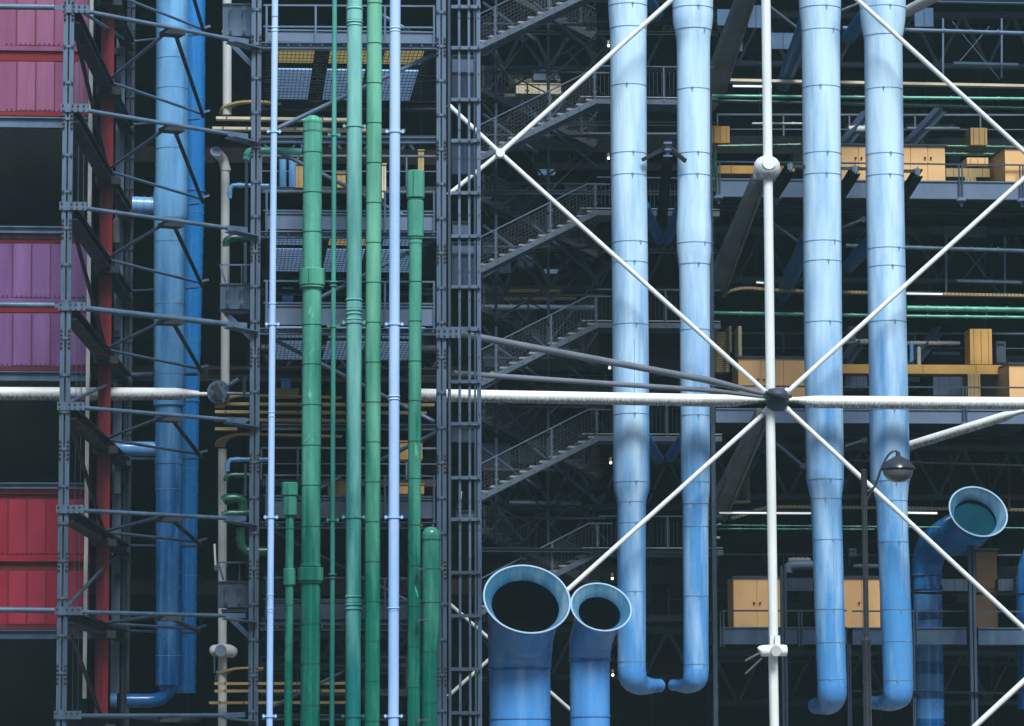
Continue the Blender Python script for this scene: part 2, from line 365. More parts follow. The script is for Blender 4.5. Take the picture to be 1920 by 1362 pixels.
for i, z in enumerate(zs):
    A = Vector((xA, DA + 0.1, z)); Mm = Vector((xM, 98, z)); B = Vector((xB, 105, z)); Pp = Vector((xP, 103, z)); Cc = Vector((xC, 92, z)); 
    k = 0.56; Nn = A.lerp(Cc, k)
    b = MB(); b.box(xA - 0.19, xA + 0.52, DA - 0.05, DA - 0.02, z - 0.11, z + 0.11)
    for dx in (-.13, .13, .27, .42):
        for dz in (-.07, .07): b.box(xA + dx - .025, xA + dx + .025, DA - 0.085, DA - 0.051, z + dz - .025, z + dz + .025, bolt)
    b.build('bracket', steel, t)
    thick = 0.08 if i in (5,) else 0.058
    b = MB(); b.tube(A + Vector((0.45, 0.1, -0.02)), Cc.lerp(A, 0.12), thick); 
    e = Cc.lerp(A, 0.12); b.beam(e, Cc + Vector((0, 0, 0.02)), 0.05, 0.14)
    b.build('strut', steel if i != 5 else steel, t)
    b = MB(); b.beam(Cc.lerp(A, 0.1) + Vector((0, 0, -.08)), Cc + Vector((.2, 0.1, -.16)), 0.5, 0.03); b.build('gusset', steel, t)
    b = MB(); b.ibeam(A + Vector((0.1, 0.25, -0.15)), B + Vector((0, 0, -0.15)), 0.36, 0.34); b.build('cross_beam', steel3, t)  # dark steel: the underside's shade put into the colour
    b = MB(); b.box(xM - 0.3, xM + 0.42, 97.7, 98.5, z - 0.42, z - 0.2); b.build('node_plate', steel3, t)
    for (p, q, r) in ((Mm, Nn, 0.046), (Mm + Vector((.15, .1, 0)), Pp, 0.046), (B + Vector((.2, -.1, 0)), Pp + Vector((-.1, .1, -.12)), 0.04 if i != 5 else .08)):
        b = MB(); b.tube(p, q, r, n=8); b.tube(p, p.lerp(q, 0.06), r * 0.5, n=6); b.build('strut', steel, t)
    b = MB(); b.beam(Nn + Vector((-.25, 0, -.12)), Nn + Vector((.3, 0.2, -.12)), 0.5, 0.12); b.tube(Nn + Vector((.1, .2, -.1)), Pp + Vector((0, -.1, -.1)), 0.06, n=8); b.build('rear_strut', steel3, t)  # darker than the front struts, underside shade painted in
    b = MB(); b.beam(Pp + Vector((-.05, -.05, .04)), Pp + Vector((0.2, 0, 0.12)), 0.05, 0.07); b.build('strut_end', steel, t)
    if i + 1 < len(zs) and i % 2 == 0:
        b = MB(); b.tube(A + Vector((.1, .3, -.3)), Vector((xM + .1, 98, zs[i + 1] - .2)), 0.06, n=8); b.build('diagonal', steel3, t)
    if i in (2, 6, 8):
        b = MB(); b.tube(A + Vector((.1, 0, .1)), Vector((xB, 105, zs[i - 1])), 0.05, n=8); b.build('diagonal', steel, t)
# tie tubes running off to the left from the front post
for y in (13, 572, 1144):
    a = P(-60, y - 1, DA); e = P(102, y + 1, DA); f = P(124, y + 4, DA)
    b = MB(); b.tube(a, e, S(5.5, DA), n=14); b.beam(e, f, 0.04, 0.12); b.build('tie_tube', steel, t)
# pale duct beside the rear post
t = thing('riser_duct', 'weathered pale grey riser just behind the lattice tower', 'duct', P(222, 1300, 104.4))
b = vbox(221, 60, 1300, 104.2, 16, 0.3); b.build('body', greyp, t)
for y in (90, 140, 620, 640, 1075, 1170):
    b = MB(); b.pbox(214, y, 226, y + 12, 104.0, 0.2); b.build('clamp', steel2, t)
b = MB(); b.tube(P(219, 415, 103.9), P(219, 455, 103.9), S(7, 104), n=12); b.lathe([(P(219, 415, 103.9), S(7, 104)), (P(219, 409, 103.9), S(4, 104)), (P(219, 407, 103.9), 0.01)], 12); b.build('valve', cream, t)
b = MB(); b.tube(P(220, 885, 103.9), P(220, 925, 103.9), S(6, 104), n=12); b.build('valve', cream, t)

# ================================================================== DUCT builder
def duct(name, label, cat, m, D, prof, seams=(), collars=(), clamps=(), n=36, group=None, mseam=seam, dome=0, part='body', extra=None, rm=None):
    t = thing(name, label, cat, P(prof[-1][1], min(prof[-1][0], 1376), D), group)
    pr = [(P(x, y, D), S(hw, D)) for y, x, hw in prof]
    b = MB()
    def at(y):
        for (ya, xa, ha), (yb, xb, hb) in zip(prof, prof[1:]):
            if ya <= y <= yb:
                k = (y - ya) / (yb - ya) if yb > ya else 0
                return xa + (xb - xa) * k, ha + (hb - ha) * k
        return prof[0][1:] if y < prof[0][0] else prof[-1][1:]
    if dome:
        c, r = pr[0]; top = []
        for j in range(7):
            a = j / 7 * math.pi / 2
            top.append((c + Vector((0, 0, dome * r * math.cos(a))), r * math.sin(a)))
        pr = top + pr
    b.lathe(pr[::-1], n)
    for y in seams:
        x, h = at(y); c = P(x, y, D); r = S(h, D)
        b.lathe([(c + Vector((0, 0, -.009)), r), (c + Vector((0, 0, -.009)), r + .01), (c + Vector((0, 0, .009)), r + .01), (c + Vector((0, 0, .009)), r)], n, False, mseam)
    if n >= 48:                                         # small lap joints on each seam
        for k, y in enumerate(seams):
            x, h = at(y); c = P(x, y, D); rr_ = S(h, D); a = R((5, 30, -12, 12)[k % 4] if k % 3 else 8); q = c + Vector((rr_ * math.sin(a), -rr_ * math.cos(a), 0))
            b2 = MB(); b2.box(q.x - .035, q.x + .035, q.y - .025, q.y + .02, q.z - .025, q.z + .025); b2.box(q.x - .012, q.x + .012, q.y - .02, q.y + .03, q.z - .12, q.z - .024); b2.build('lap_joint', mseam, t)
    b.build(part, m, t)
    for it in collars:      # (y0, y1, extra px)
        ya, yb, ex = it[:3]; x, h = at((ya + yb) / 2); c0 = P(x, ya, D); c1 = P(x, yb, D); r = S(h + ex, D); e = .02
        b = MB(); b.lathe([(c1, r - e), (c1 + Vector((0, 0, e)), r), (c0 - Vector((0, 0, e)), r), (c0, r - e)], n)
        if ex > 4: b.box(c0.x - .012 - r * .3, c0.x + .012 - r * .3, c0.y - r * 0.96, c0.y - r * .93, c1.z + .03, c0.z - .03, mseam)
        b.build('collar', it[3] if len(it) > 3 else m, t)
    for y in clamps:
        x, h = at(y); c = P(x, y, D); r = S(h, D); b = MB()
        b.lathe([(c + Vector((0, 0, z)), r + q) for z, q in ((-.03, .0), (-.03, .025), (.03, .025), (.03, .0))], n, False)
        for sx in (-1, 1): b.box(c.x + sx * (r + .06) - .05, c.x + sx * (r + .06) + .05, c.y - .03, c.y + .03, c.z - .02, c.z + .02); b.box(c.x + sx * (r + .07) - .015, c.x + sx * (r + .07) + .015, c.y - .05, c.y + .05, c.z - .05, c.z + .05)
        b.build('clamp', rm or m, t)
    return t
def rng(a, b, st): 
    o = []
    while a < b: o.append(a); a += st
    return o
# ---- the row of front pipes (depth 90.5)
DF = 90.5
GF = 'vertical pipes in front of the service tower'
duct('pipe', 'slim periwinkle pipe, leftmost of the row before the service tower', 'pipe', lilac, DF, [(-40, 516, 6.2), (681, 510, 6.2), (1400, 505, 6)], (32, 570), ((50, 54, 1), (57, 61, 1), (568, 572, 1), (772, 775, 1), (780, 783, 1), (1114, 1117, 1), (1120, 1122, .6), (1140, 1143, 1), (1147, 1149, .6)), (247, 608, 970, 1343), 20, GF, rm=lilac)
duct('pipe', 'short dark green pipe with stepped square-shouldered cap, left of tallest collared pipe', 'pipe', green, DF, [(966, 543.5, 8), (1400, 540, 7.5)], (992, 1135, 1210, 1288), ((905, 930, 7.6), (930.5, 967, 5.5), (1066, 1098, 3.6)), (), 24, GF, gseam)
duct('pipe', 'broad green pipe with domed top and two wide collars', 'pipe', green, DF, [(232, 586.5, 18), (1400, 581, 18.3)], (232, 247, 287, 362, 436, 610, 684, 760, 836, 911, 988, 1170, 1245, 1323), ((226, 250, .6), (505, 536, 6.5), (536.5, 541, 5), (1058, 1064, 1.5), (1064.5, 1090, 6), (1090.5, 1094, 4)), (), 40, GF, gseam, dome=0.9)
duct('pipe', 'very thin dark teal pipe right of the broad domed green pipe', 'pipe', teald, DF, [(-40, 627.5, 4.6), (1400, 622, 4.6)], (), ((528, 531, 4), (535, 538, 3), (1076, 1079, 3.5), (1083, 1085, 2.5)), (253, 612, 975), 16, GF, gseam)
duct('pipe', 'thick sea green pipe with three ribbed expansion joints', 'pipe', teal, DF, [(-40, 665, 14.6), (681, 663.5, 14.6), (1400, 662, 14.3)], (), ((15, 19, 2), (20, 40, .9), (40.5, 44, 2), (47, 50, 1.5), (561, 565, 2), (566, 580, .8), (580.5, 584, 2), (588, 591, 2), (598, 601, 1.5), (1117, 1121, 2), (1122, 1132, .8), (1132.5, 1136, 2), (1140, 1144, 2)), (237, 605, 970, 1343), 36, GF, gseam)
duct('pipe', 'leaf green pipe with evenly spaced ring seams, right of the sea green pipe', 'pipe', greenl, DF, [(-40, 702.5, 14.6), (681, 699.5, 14.6), (1400, 697.5, 14.6)], rng(8, 1370, 74.7), (), (), 36, GF, gseam)
duct('pipe', 'pale lilac blue pipe between two green pipes', 'pipe', lilac, DF, [(-40, 741, 10.4), (681, 739, 10.2), (1400, 737.5, 10.2)], (), ((52, 55, 1.4), (58, 61, 1.2), (742, 745, 1.8), (748, 751, 1.6), (1139, 1142, 1.6), (1144, 1146, .8)), (247, 608, 970, 1343), 28, GF)
duct('pipe', 'green pipe with a fat two-piece head, left of the right tower post', 'pipe', green, DF, [(448, 779, 12.2), (681, 778, 12.2), (1400, 775.5, 12.2)], (529, 603, 678, 752, 828, 898, 985, 1061, 1137, 1213, 1289), ((321, 372, 5), (373, 376, 2.5), (376.5, 445, 3.4), (445.5, 449, 2), (452, 458, 1)), (), 32, GF, gseam)
duct('pipe', 'short round-topped green pipe, rightmost and lowest of the row', 'pipe', green, DF + .1, [(1004, 808.5, 17.3), (1190, 808.5, 17.3), (1222, 805.5, 15.2), (1400, 804.5, 15.2)], (1013, 1067, 1130, 1222, 1318), ((1002, 1013, .5),), (), 36, GF, gseam, dome=0.95)
def scuff(x, y, r_px, ang, wd, ht, lean, D=DF):
    c = P(x, y, D); r_ = S(r_px, D) + .004; b = MB(); top, bot = [], []
    for k in range(7):
        u = k / 6; a = R(ang) + (u - .5) * wd / r_; e = math.sin(math.pi * u) ** .6
        z = c.z + lean * (u - .5)
        for lst, sg in ((top, 1), (bot, -1)): lst.append(Vector((c.x + r_ * math.sin(a), D - r_ * math.cos(a), z + sg * ht * e * (.5 + .25 * math.sin(k * 2.3 + y)))))
    b.v = top + bot; b.f = [(7 + k, 8 + k, 1 + k, k) for k in range(6)]; b.m = [0] * 6
    return b.build('paint_scuff', scuffm, PIPES['broad'] if r_px > 15 else PIPES['two'])
PIPES = {'broad': [o for o in bpy.data.objects if o.get('label', '').startswith('broad green pipe')][0], 'two': [o for o in bpy.data.objects if o.get('label', '').startswith('green pipe with a fat')][0]}
for a_ in ((585, 495, 18.2, 15, .22, .06, -.2), (584, 585, 18.2, -10, .10, .22, .15), (584, 593, 18.2, 5, .06, .20, .0), (583, 655, 18.2, 20, .16, .07, .25), (583, 664, 18.2, -5, .12, .05, .2), (583, 742, 18.2, -8, .12, .24, .0), (582, 822, 18.2, -15, .20, .05, .3), (582, 830, 18.2, 18, .14, .10, -.2), (583, 410, 18, 8, .1, .15, .1),
           (778, 845, 12.3, 5, .06, .34, .02), (778, 852, 12.3, 16, .05, .22, .02), (777, 700, 12.3, 40, .06, .2, .1), (776, 1110, 12.3, 20, .10, .12, -.3)): scuff(*a_)
b = MB()
for y in (1068, 1163, 1351): b.tube(P(783, y, 90.1), P(801, y, 90.15), .018, n=6); b.box(P(785, y, 90).x - .05, P(785, y, 90).x + .04, 90.0, 90.2, P(785, y, 90).z - .05, P(785, y, 90).z + .05)
tag(b.build('pipe_clips', steel), 'three small grey clips joining the two rightmost green pipes', 'clips')

# ---- deep blue duct at the left
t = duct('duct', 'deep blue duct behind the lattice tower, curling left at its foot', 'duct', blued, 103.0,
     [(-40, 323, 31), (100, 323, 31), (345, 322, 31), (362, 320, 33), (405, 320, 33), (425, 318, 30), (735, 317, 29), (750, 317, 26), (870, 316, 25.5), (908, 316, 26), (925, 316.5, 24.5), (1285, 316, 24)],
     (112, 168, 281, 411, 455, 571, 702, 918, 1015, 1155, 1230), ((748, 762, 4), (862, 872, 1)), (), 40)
b = MB(); b.sweep(smooth([P(316, 1270, 103), P(315, 1290, 103), P(309, 1303, 103), P(297, 1311, 103), P(278, 1314, 103), P(238, 1314, 103)]), [S(24 - 11 * min(1, i / 12), 103) for i in range(31)], 24); b.build('elbow', blued, t)
for (xa, ya, xb, yb, r) in ((248, 385, 300, 387, 17), (214, 842, 300, 842, 14), (207, 1314, 219, 1314, 14)):
    b = MB(); b.tube(P(xa, ya, 103.2), P(xb, yb, 103.2), S(r, 100), n=24)
    for k in range(3): q = P(xa + (k + .5) * (xb - xa) / 3.6, ya, 103.2); b.tube(q, q + Vector((.02, 0, 0)), S(r + .8, 100), n=24, m=seam)
    b.build('branch', bluef if r != 17 else bluef, t)
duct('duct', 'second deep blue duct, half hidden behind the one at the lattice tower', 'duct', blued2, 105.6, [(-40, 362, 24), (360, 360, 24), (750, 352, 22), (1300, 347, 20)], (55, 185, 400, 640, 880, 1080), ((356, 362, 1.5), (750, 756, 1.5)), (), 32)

# ---- the four pale blue ducts
DP = 99.35
GB = 'pale blue ducts at the right'
def bigduct(label, prof, seams, elbow, bolts=()):
    t = duct('duct', label, 'duct', blue, DP, prof, seams, (), (), 48, GB)
    b = MB()
    for (xl, ya, yb) in bolts:                       # lengthwise standing seam
        line = []; y = ya
        while y < yb:
            for (y0, x0, h0), (y1, x1, h1) in zip(prof, prof[1:]):
                if y0 <= y < y1:
                    k = (y - y0) / max(1e-6, y1 - y0); c = P(x0 + (x1 - x0) * k, y, DP); q_ = S(h0 + (h1 - h0) * k, DP) * 1.0; a = R(xl)
                    line.append((c + Vector((q_ * math.sin(a), -q_ * math.cos(a), 0)), .012 if len(line) % 2 else .005)); break
            y += 3
        if line and not b.v: b.sweep([p for p, _ in line], [k for _, k in line], 5)
    if bolts: b.build('rivet_seam', seam, t)
    pts, rad = elbow
    pts = smooth([P(*q) for q in pts], 5); k = len(pts) - 1
    b = MB(); b.sweep(pts, [S(rad[0] + (rad[1] - rad[0]) * min(1, max(0, (i / k - .3) / .6)), DP) for i in range(k + 1)], 40); b.build('elbow', bluef, t)  # deeper blue than the duct: shade at the foot put into the colour
    return t
bigduct('pale blue duct nearest the stairs, its foot curling right', [(-40, 1177, 38), (13, 1177, 37.5), (30, 1177.5, 37), (62, 1178, 35), (330, 1179, 34.5), (480, 1181, 34.5), (905, 1184, 34.8), (918, 1184, 34), (941, 1184, 27.5), (1240, 1184, 27), (1256, 1184.5, 27)],
        (13, 55, 163, 290, 331, 456, 494, 610, 778, 905, 942, 981, 1110, 1241), ([(1184, 1252, DP), (1186, 1268, DP), (1196, 1281, DP + .2), (1213, 1286, DP + .5), (1236, 1286, DP + 1.2)], (27, 13)), ((5, 640, 770),))
bigduct('pale blue duct whose foot curls left, second from the stairs', [(-40, 1299, 39), (30, 1299, 39), (45, 1299, 38), (72, 1300, 32.5), (100, 1300, 32), (390, 1301, 31.5), (425, 1301, 33.5), (470, 1301.5, 33), (500, 1302, 29.5), (600, 1303, 28.8), (905, 1304, 27.5), (930, 1304, 26.5), (950, 1304, 24.5), (1260, 1305, 24)],
        (18, 58, 170, 290, 331, 458, 497, 620, 780, 905, 945, 988, 1118, 1246), ([(1305, 1256, DP), (1304, 1270, DP), (1297, 1280, DP + .2), (1284, 1286, DP + .6), (1262, 1285, DP + 1.3)], (24, 11)), ((30, 990, 1250),))
bigduct('pale blue duct just right of the white column', [(-40, 1537, 41), (15, 1537.5, 40.5), (30, 1538, 39.5), (60, 1539, 37), (330, 1541, 36.5), (620, 1543, 36.5), (900, 1547, 36), (912, 1547.5, 34), (935, 1549, 29.5), (1000, 1551, 29), (1200, 1557, 28), (1284, 1560, 28)],
        (18, 60, 166, 290, 330, 455, 492, 606, 765, 900, 936, 1013, 1143, 1205, 1274), ([(1560, 1280, DP), (1560, 1300, DP), (1558, 1314, DP + .3), (1550, 1322, DP + .8), (1530, 1324, DP + 1.8)], (28, 16)), ((10, 930, 1270),))
bigduct('pale blue duct behind the street lamp, farthest right of four', [(-40, 1655, 45), (20, 1655, 44.5), (40, 1655.5, 43), (75, 1656, 37), (330, 1659, 36.5), (620, 1664, 36.8), (900, 1669, 38), (912, 1669.5, 35), (940, 1672, 30), (1000, 1674, 29.5), (1200, 1682, 29), (1288, 1684, 28.5)],
        (18, 70, 170, 292, 332, 468, 502, 605, 770, 903, 940, 1017, 1143, 1203, 1276), ([(1684, 1284, DP), (1683, 1300, DP), (1675, 1310, DP + .2), (1662, 1317, DP + .6), (1640, 1318, DP + 1.4)], (28.5, 13)), ((28, 930, 1280),))
# side branches going back from the ducts
for lab, pts, r in (('short blue branch on the right of the duct nearest the stairs, mid height', [(1205, 385, 99.9), (1236, 450, 104)], 12), ('short blue branch on the left of the second duct, mid height', [(1280, 385, 99.9), (1250, 450, 104)], 12),
        ('short blue branch low on the right of the duct nearest the stairs', [(1205, 815, 99.9), (1235, 862, 104)], 12), ('short blue branch low on the left of the second duct', [(1285, 820, 99.9), (1256, 858, 104)], 12),
        ('slanting blue branch high on the left of the duct right of the column', [(1520, 25, 99.9), (1468, 160, 107)], 17), ('slanting blue branch high on the left of the farthest duct', [(1640, 10, 99.9), (1592, 70, 105)], 17),
        ('slanting blue branch at mid height left of the duct right of the column', [(1520, 440, 99.9), (1466, 555, 107)], 17), ('slanting blue branch at mid height left of the farthest duct', [(1640, 445, 99.9), (1592, 500, 105)], 15),
        ('short blue branch at the top right of the duct nearest the stairs', [(1205, -20, 99.9), (1232, 28, 104)], 13)):
    b = MB(); p = [P(*q) for q in pts]; b.tube(p[0], p[1], S(r, 103), S(r * .85, 103), n=20); b.lathe([(p[1], S(r * .85, 103)), (p[1] + (p[1] - p[0]).normalized() * .12, S(r * .5, 103))], 20, axis=(p[1] - p[0]))
    tag(b.build('branch_duct', branchb, None), lab, 'duct', 'branches of the pale blue ducts')
# brackets that hold the pale ducts
t = thing('duct_bracket', 'dark arched bracket between the two ducts nearest the stairs', 'bracket', P(1252, 300, 101), 'brackets holding the pale blue ducts')
b = MB(); b.beam(P(1205, 300, 98.7), P(1250, 276, 99.3), .08, .1); b.beam(P(1254, 276, 99.3), P(1285, 302, 98.7), .08, .12); b.build('arm', steel3, t)
b = MB(); b.pbox(1249, 268, 1256, 294, 99.1, .1); b.pbox(1245, 266, 1260, 270, 99.0, .1); b.pbox(1246, 279, 1259, 282, 99.0, .1); b.pbox(1244, 291, 1261, 294, 99.0, .1); b.build('hanger', steel, t)
b = MB(); b.ibeam(P(1252, 295, 101.2), P(1238, 440, 104), .3, .3); b.build('rear_arm', black, t)
for lab, xa, xb, y in (('dark clamp bar across the duct right of the white column', 1482, 1520, 312), ('dark clamp bar between the two right-hand ducts', 1574, 1624, 316), ('dark clamp bar at right of the farthest duct', 1694, 1726, 321)):
    t = thing('duct_bracket', lab, 'bracket', P(xa, y, 101), 'brackets holding the pale blue ducts')
    b = MB(); b.beam(P(xa, y, 99.2), P(xb, y + 1, 99.2), .1, .09); b.build('bar', steel3, t)
    xx = xa if xa < 1500 else (xb - 20 if xb < 1700 else xb - 5)
    b = MB(); b.ibeam(P(xx, y + 4, 99.4), P(xx - 30, y + 52, 103.8), .3, .25); b.build('rear_arm', black, t)
    b = MB(); b.pbox(xx - 5, y - 5, xx + 4, y + 6, 99.0, .08); b.pbox(xx - 1, y - 8, xx + 1, y + 9, 98.95, .06); b.build('plate', steel, t)

# ================================================================== SERVICE TOWER (posts, walkways, braces)
DS = 92.0
t = thing('service_tower', 'steel service tower of two bolted posts behind the row of pipes', 'tower', P(650, 1340, DS))
b = MB(); cL = post(b, 478, DS, 0.27, 0, 24); b.build('post', steel, t)
b = MB(); cR = post(b, 828, DS, 0.26, 0, 24); b.build('post', steel, t)
b = vbox(843, -60, 1400, DS + .1, 5, .2, yref=681); b.build('post', steel2, t)
for (xa, ya, xb, yb, r, D1, D2) in ((516, 243, 816, 101, 4.5, 92.4, 92.4), (516, 282, 772, 412, 4, 92.5, 92.5), (516, 602, 832, 440, 4.2, 92.4, 92.4), (515, 638, 814, 791, 4, 92.5, 92.5), (700, 20, 808, 82, 4, 92.4, 92.4),
        (516, 962, 640, 895, 4, 92.5, 92.5), (515, 998, 780, 1135, 3, 93, 93), (512, 1325, 640, 1262, 3.5, 92.6, 92.6), (700, 870, 820, 810, 4, 93.5, 93.5), (640, 1262, 790, 1190, 3, 93, 93)):
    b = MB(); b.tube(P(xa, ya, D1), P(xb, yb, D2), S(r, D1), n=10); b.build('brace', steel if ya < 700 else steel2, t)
for y in (263, 801, 1165, 1345):
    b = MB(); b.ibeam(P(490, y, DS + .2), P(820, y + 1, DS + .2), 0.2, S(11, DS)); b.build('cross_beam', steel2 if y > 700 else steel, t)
def walkway(label, yb, rails, panel, mr=steel, floor=True, fm=pane, amber=()):
    t = thing('walkway', label, 'walkway', P(650, yb, DS), 'walkways across the service tower')
    b = MB(); a = P(488, yb, DS + .15); e = P(822, yb + 1, DS + .15); b.ibeam(a, e, 0.3, S(12, DS))
    for i in range(16): q = a.lerp(e, (i + .5) / 16); b.box(q.x - .025, q.x + .025, DS - .03, DS + .01, q.z - .03, q.z + .03, bolt)
    b.build('floor_beam', mr, t)
    if panel:
        b = MB(); b.pbox(497, panel[0], 815, panel[1], DS + .3, .04); b.pbox(497, panel[0] - 1, 815, panel[0] + 1.5, DS + .26, .12); b.build('kick_panel', greyp if mr is steel else steel2, t)
    for y in rails:
        b = MB(); b.beam(P(494, y, DS + .3), P(816, y + 2, DS + .3), .05, S(3, DS)); b.build('rail', mr, t)
    top = min(rails); 
    for x in (500, 592, 722, 814):
        b = vbox(x, top, yb - 4, DS + .2, 4, .08); b.build('rail_post', mr, t)
    if floor:
        z = a.z + .1; x0, x1 = a.x + .2, e.x - .1
        b = MB()
        for i in range(int((x1 - x0) / .115)): b.box(x0 + i * .115, x0 + i * .115 + .014, DS + .8, 101.5, z, z + .012)
        for i in range(20): b.box(x0, x1, DS + .8 + i * .46, DS + .83 + i * .46, z - .012, z - .001)
        b.build('grating', steel3, t)
        b = MB()
        for j, (ya, yb2) in enumerate(((DS + 1.2, 95.6), (96.6, 101.2))):
            for i in range(3):
                xx = x0 + .25 + i * (x1 - x0) / 3
                b.box(xx, xx + (x1 - x0) / 3 - .45, ya, yb2, z + .14, z + .18, None if (j, i) not in amber else paney)
        b.build('glow_panes', fm, t)  # added panes whose glow stands for the sky above the grating
    return t
walkway('walkway with kick panel, topmost across the service tower', 87, (10, 50), (58, 80), amber=((0, 0), (0, 1), (0, 2)))
walkway('walkway at upper middle of the service tower, by the head of the two-piece pipe', 441, (358, 395), (401, 431), amber=((0, 1),))
walkway('walkway at the middle of the service tower, behind the wide collar', 622, (527, 568), (574, 610))
walkway('dim walkway in lower service tower, below the ochre decks', 985, (891, 930), (936, 972), steel2, False)
walkway('dim walkway at the foot of the service tower', 1176, (1083, 1124), (1128, 1160), steel2, False)
# outer box girders behind the tower
for lab, y, D, m, h, x0, x1 in (('dark girder behind the top walkway', 150, 99.5, black, 10, 490, 830), ('grey girder in shadow below the topmost walkway', 200, 100, steel3, 16, 490, 830), ('dark girder behind the middle walkway', 548, 99, steel3, 10, 490, 830), ('dark girder under the middle walkway', 700, 100, steel3, 16, 390, 830),
        ('dark girder behind the dim lower walkway', 955, 99, black, 20, 390, 830)):
    b = MB(); b.ibeam(P(x0, y, D), P(x1, y, D), .4, S(h, D)); tag(b.build('girder', m), lab, 'girder')
# yellow decks seen through the tower
for lab, y, x0, x1, mm, D in (('cream deck edge left of the domed green pipe, just above its top', 221, 405, 655, creamy, 97), ('cream deck edge just above the second cross beam of the service tower', 240, 398, 760, creamy, 96.5),
        ('ochre deck edge, highest of four stacked at mid height of the tower', 757, 403, 815, yellowd, 97.5), ('ochre deck edge, second of four stacked at mid height', 772, 403, 800, yellowd, 97), ('ochre deck edge, third of four stacked at mid height', 787, 403, 700, yellowd, 96.6), ('ochre deck edge, lowest and shortest of four stacked at mid height', 804, 403, 445, yellowd, 96.3),
        ('dim ochre deck edge near the foot of the tower, upper', 1282, 402, 660, yellowd, 97), ('dim ochre deck edge near the foot of the tower, middle', 1296, 402, 650, yellowd, 96.6), ('dim ochre deck edge near the foot of the tower, lowest', 1318, 392, 650, yellowd, 96)):
    b = MB(); a = P(x0, y, D); e = P(x1, y, D); b.box(a.x, e.x, D, D + .3, a.z - S(2.5, D), a.z + S(2.5, D))
    for i in range(int((x1 - x0) / 45)): q = P(x0 + 20 + i * 45, y, D); b.box(q.x - .02, q.x + .02, D - .02, D + .01, q.z - .05, q.z + .05, bolt)
    tag(b.build('deck_edge', mm), lab, 'deck edge', 'deck edges seen through the service tower')
for lab, y, x0, x1, mm in (('curved ochre handrail edge under the white tie node', 815, 412, 640, yellowd), ('ochre deck nose at the upper left of the tower', 192, 420, 520, yellowd), ('ochre deck nose touching the white tie node', 742, 412, 640, yellowd), ('dim ochre deck nose near the foot', 1253, 412, 480, yellowd)):
    b = MB(); pts = smooth([P(x0, y + 22, 98.5), P(x0 + 6, y + 10, 98), P(x0 + 30, y + 1, 97.8), P(x0 + 70, y, 97.8), P(x1, y + 4, 98.3)], 5)
    for p, q in zip(pts, pts[1:]): b.beam(p, q, .3, .06)
    tag(b.build('deck_nose', mm), lab, 'deck edge', 'curved deck noses left of the service tower')
# glimpsed boxes and ducts inside the tower
for lab, bx, D, mm, name in (('amber storage box glimpsed between the pipes, upper', (552, 308, 568, 352), 104, ochred, 'storage_box'), ('amber storage box behind the thin teal pipe', (632, 325, 648, 352), 104, ochred, 'storage_box'), ('cream box behind the leaf green pipe', (716, 308, 724, 372), 104, creamy, 'storage_box'),
        ('amber panel box right of the lilac pipe, near its top', (784, 282, 795, 320), 106, yellowd, 'storage_box'), ('blue equipment box low behind the walkway rail', (530, 541, 550, 562), 100, blued, 'equipment_box'), ('blue tank glimpsed under the middle walkway', (527, 712, 545, 735), 102, blued, 'equipment_box'),
        ('tan crate under the blue tank', (510, 730, 560, 742), 101, yellowd, 'crate'), ('amber hatch low between green pipes', (750, 828, 792, 862), 104, ochred, 'storage_box'), ('amber hatch between teal and leaf green pipes', (615, 905, 650, 928), 104, ochred, 'storage_box'), ('amber hatch right of the lilac pipe, lower', (748, 908, 795, 926), 104, ochred, 'storage_box')):
    b = MB(); b.pbox(*bx, D, 1.0); b.pbox(bx[0] - 1, bx[1] - 1.5, bx[2] + 1, bx[1] + .5, D - .04, 1.08); b.pbox((bx[0] + bx[2]) / 2 - .4, bx[1] + 1, (bx[0] + bx[2]) / 2 + .4, bx[3] - 1, D - .01, .1, bolt); tag(b.build(name, mm), lab, 'box')
t = thing('duct', 'blue ducts glimpsed behind the domed green pipe', 'duct', P(540, 360, 103))
for x in (530, 548): b = MB(); b.tube(P(x, 300, 103), P(x, 352, 103), S(7, 103), n=16); b.build('body', blued, t)

# ================================================================== BAY between lattice tower and service tower
DG = 98.0
t = thing('white_column', 'slim pale column left of the service tower', 'column', P(418, 1362, DG))
for (ya, yb, hw) in ((-40, 216, 8.5), (310, 722, 8.3), (842, 1400, 8.3)):
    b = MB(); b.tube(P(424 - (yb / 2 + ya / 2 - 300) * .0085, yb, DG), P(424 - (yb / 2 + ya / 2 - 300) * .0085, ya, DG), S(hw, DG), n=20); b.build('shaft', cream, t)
for y in (318, 60, 1062, 1260): 
    b = MB(); q = P(423 - (y - 300) * .0085, y, DG); b.lathe([(q - Vector((0, 0, .04)), S(9.6, DG)), (q + Vector((0, 0, .04)), S(9.6, DG))], 20); b.build('collar', cream, t)
t = thing('column_elbow', 'round pale elbow cap on the slim pale column', 'elbow', P(407, 300, DG))
b = MB(); b.sweep(smooth([P(424, 322, DG), P(418, 300, DG), P(408, 288, DG - .3), P(405, 284, DG - .9)], 4), S(9.5, DG), 20); b.build('bend', cream, t)
b = MB(); b.lathe([(P(405, 284, DG - 1.0), S(11, DG)), (P(405, 284, DG - .9), S(11, DG))], 20, axis=Vector((.1, -1, .4))); b.build('flange', greyp, t)
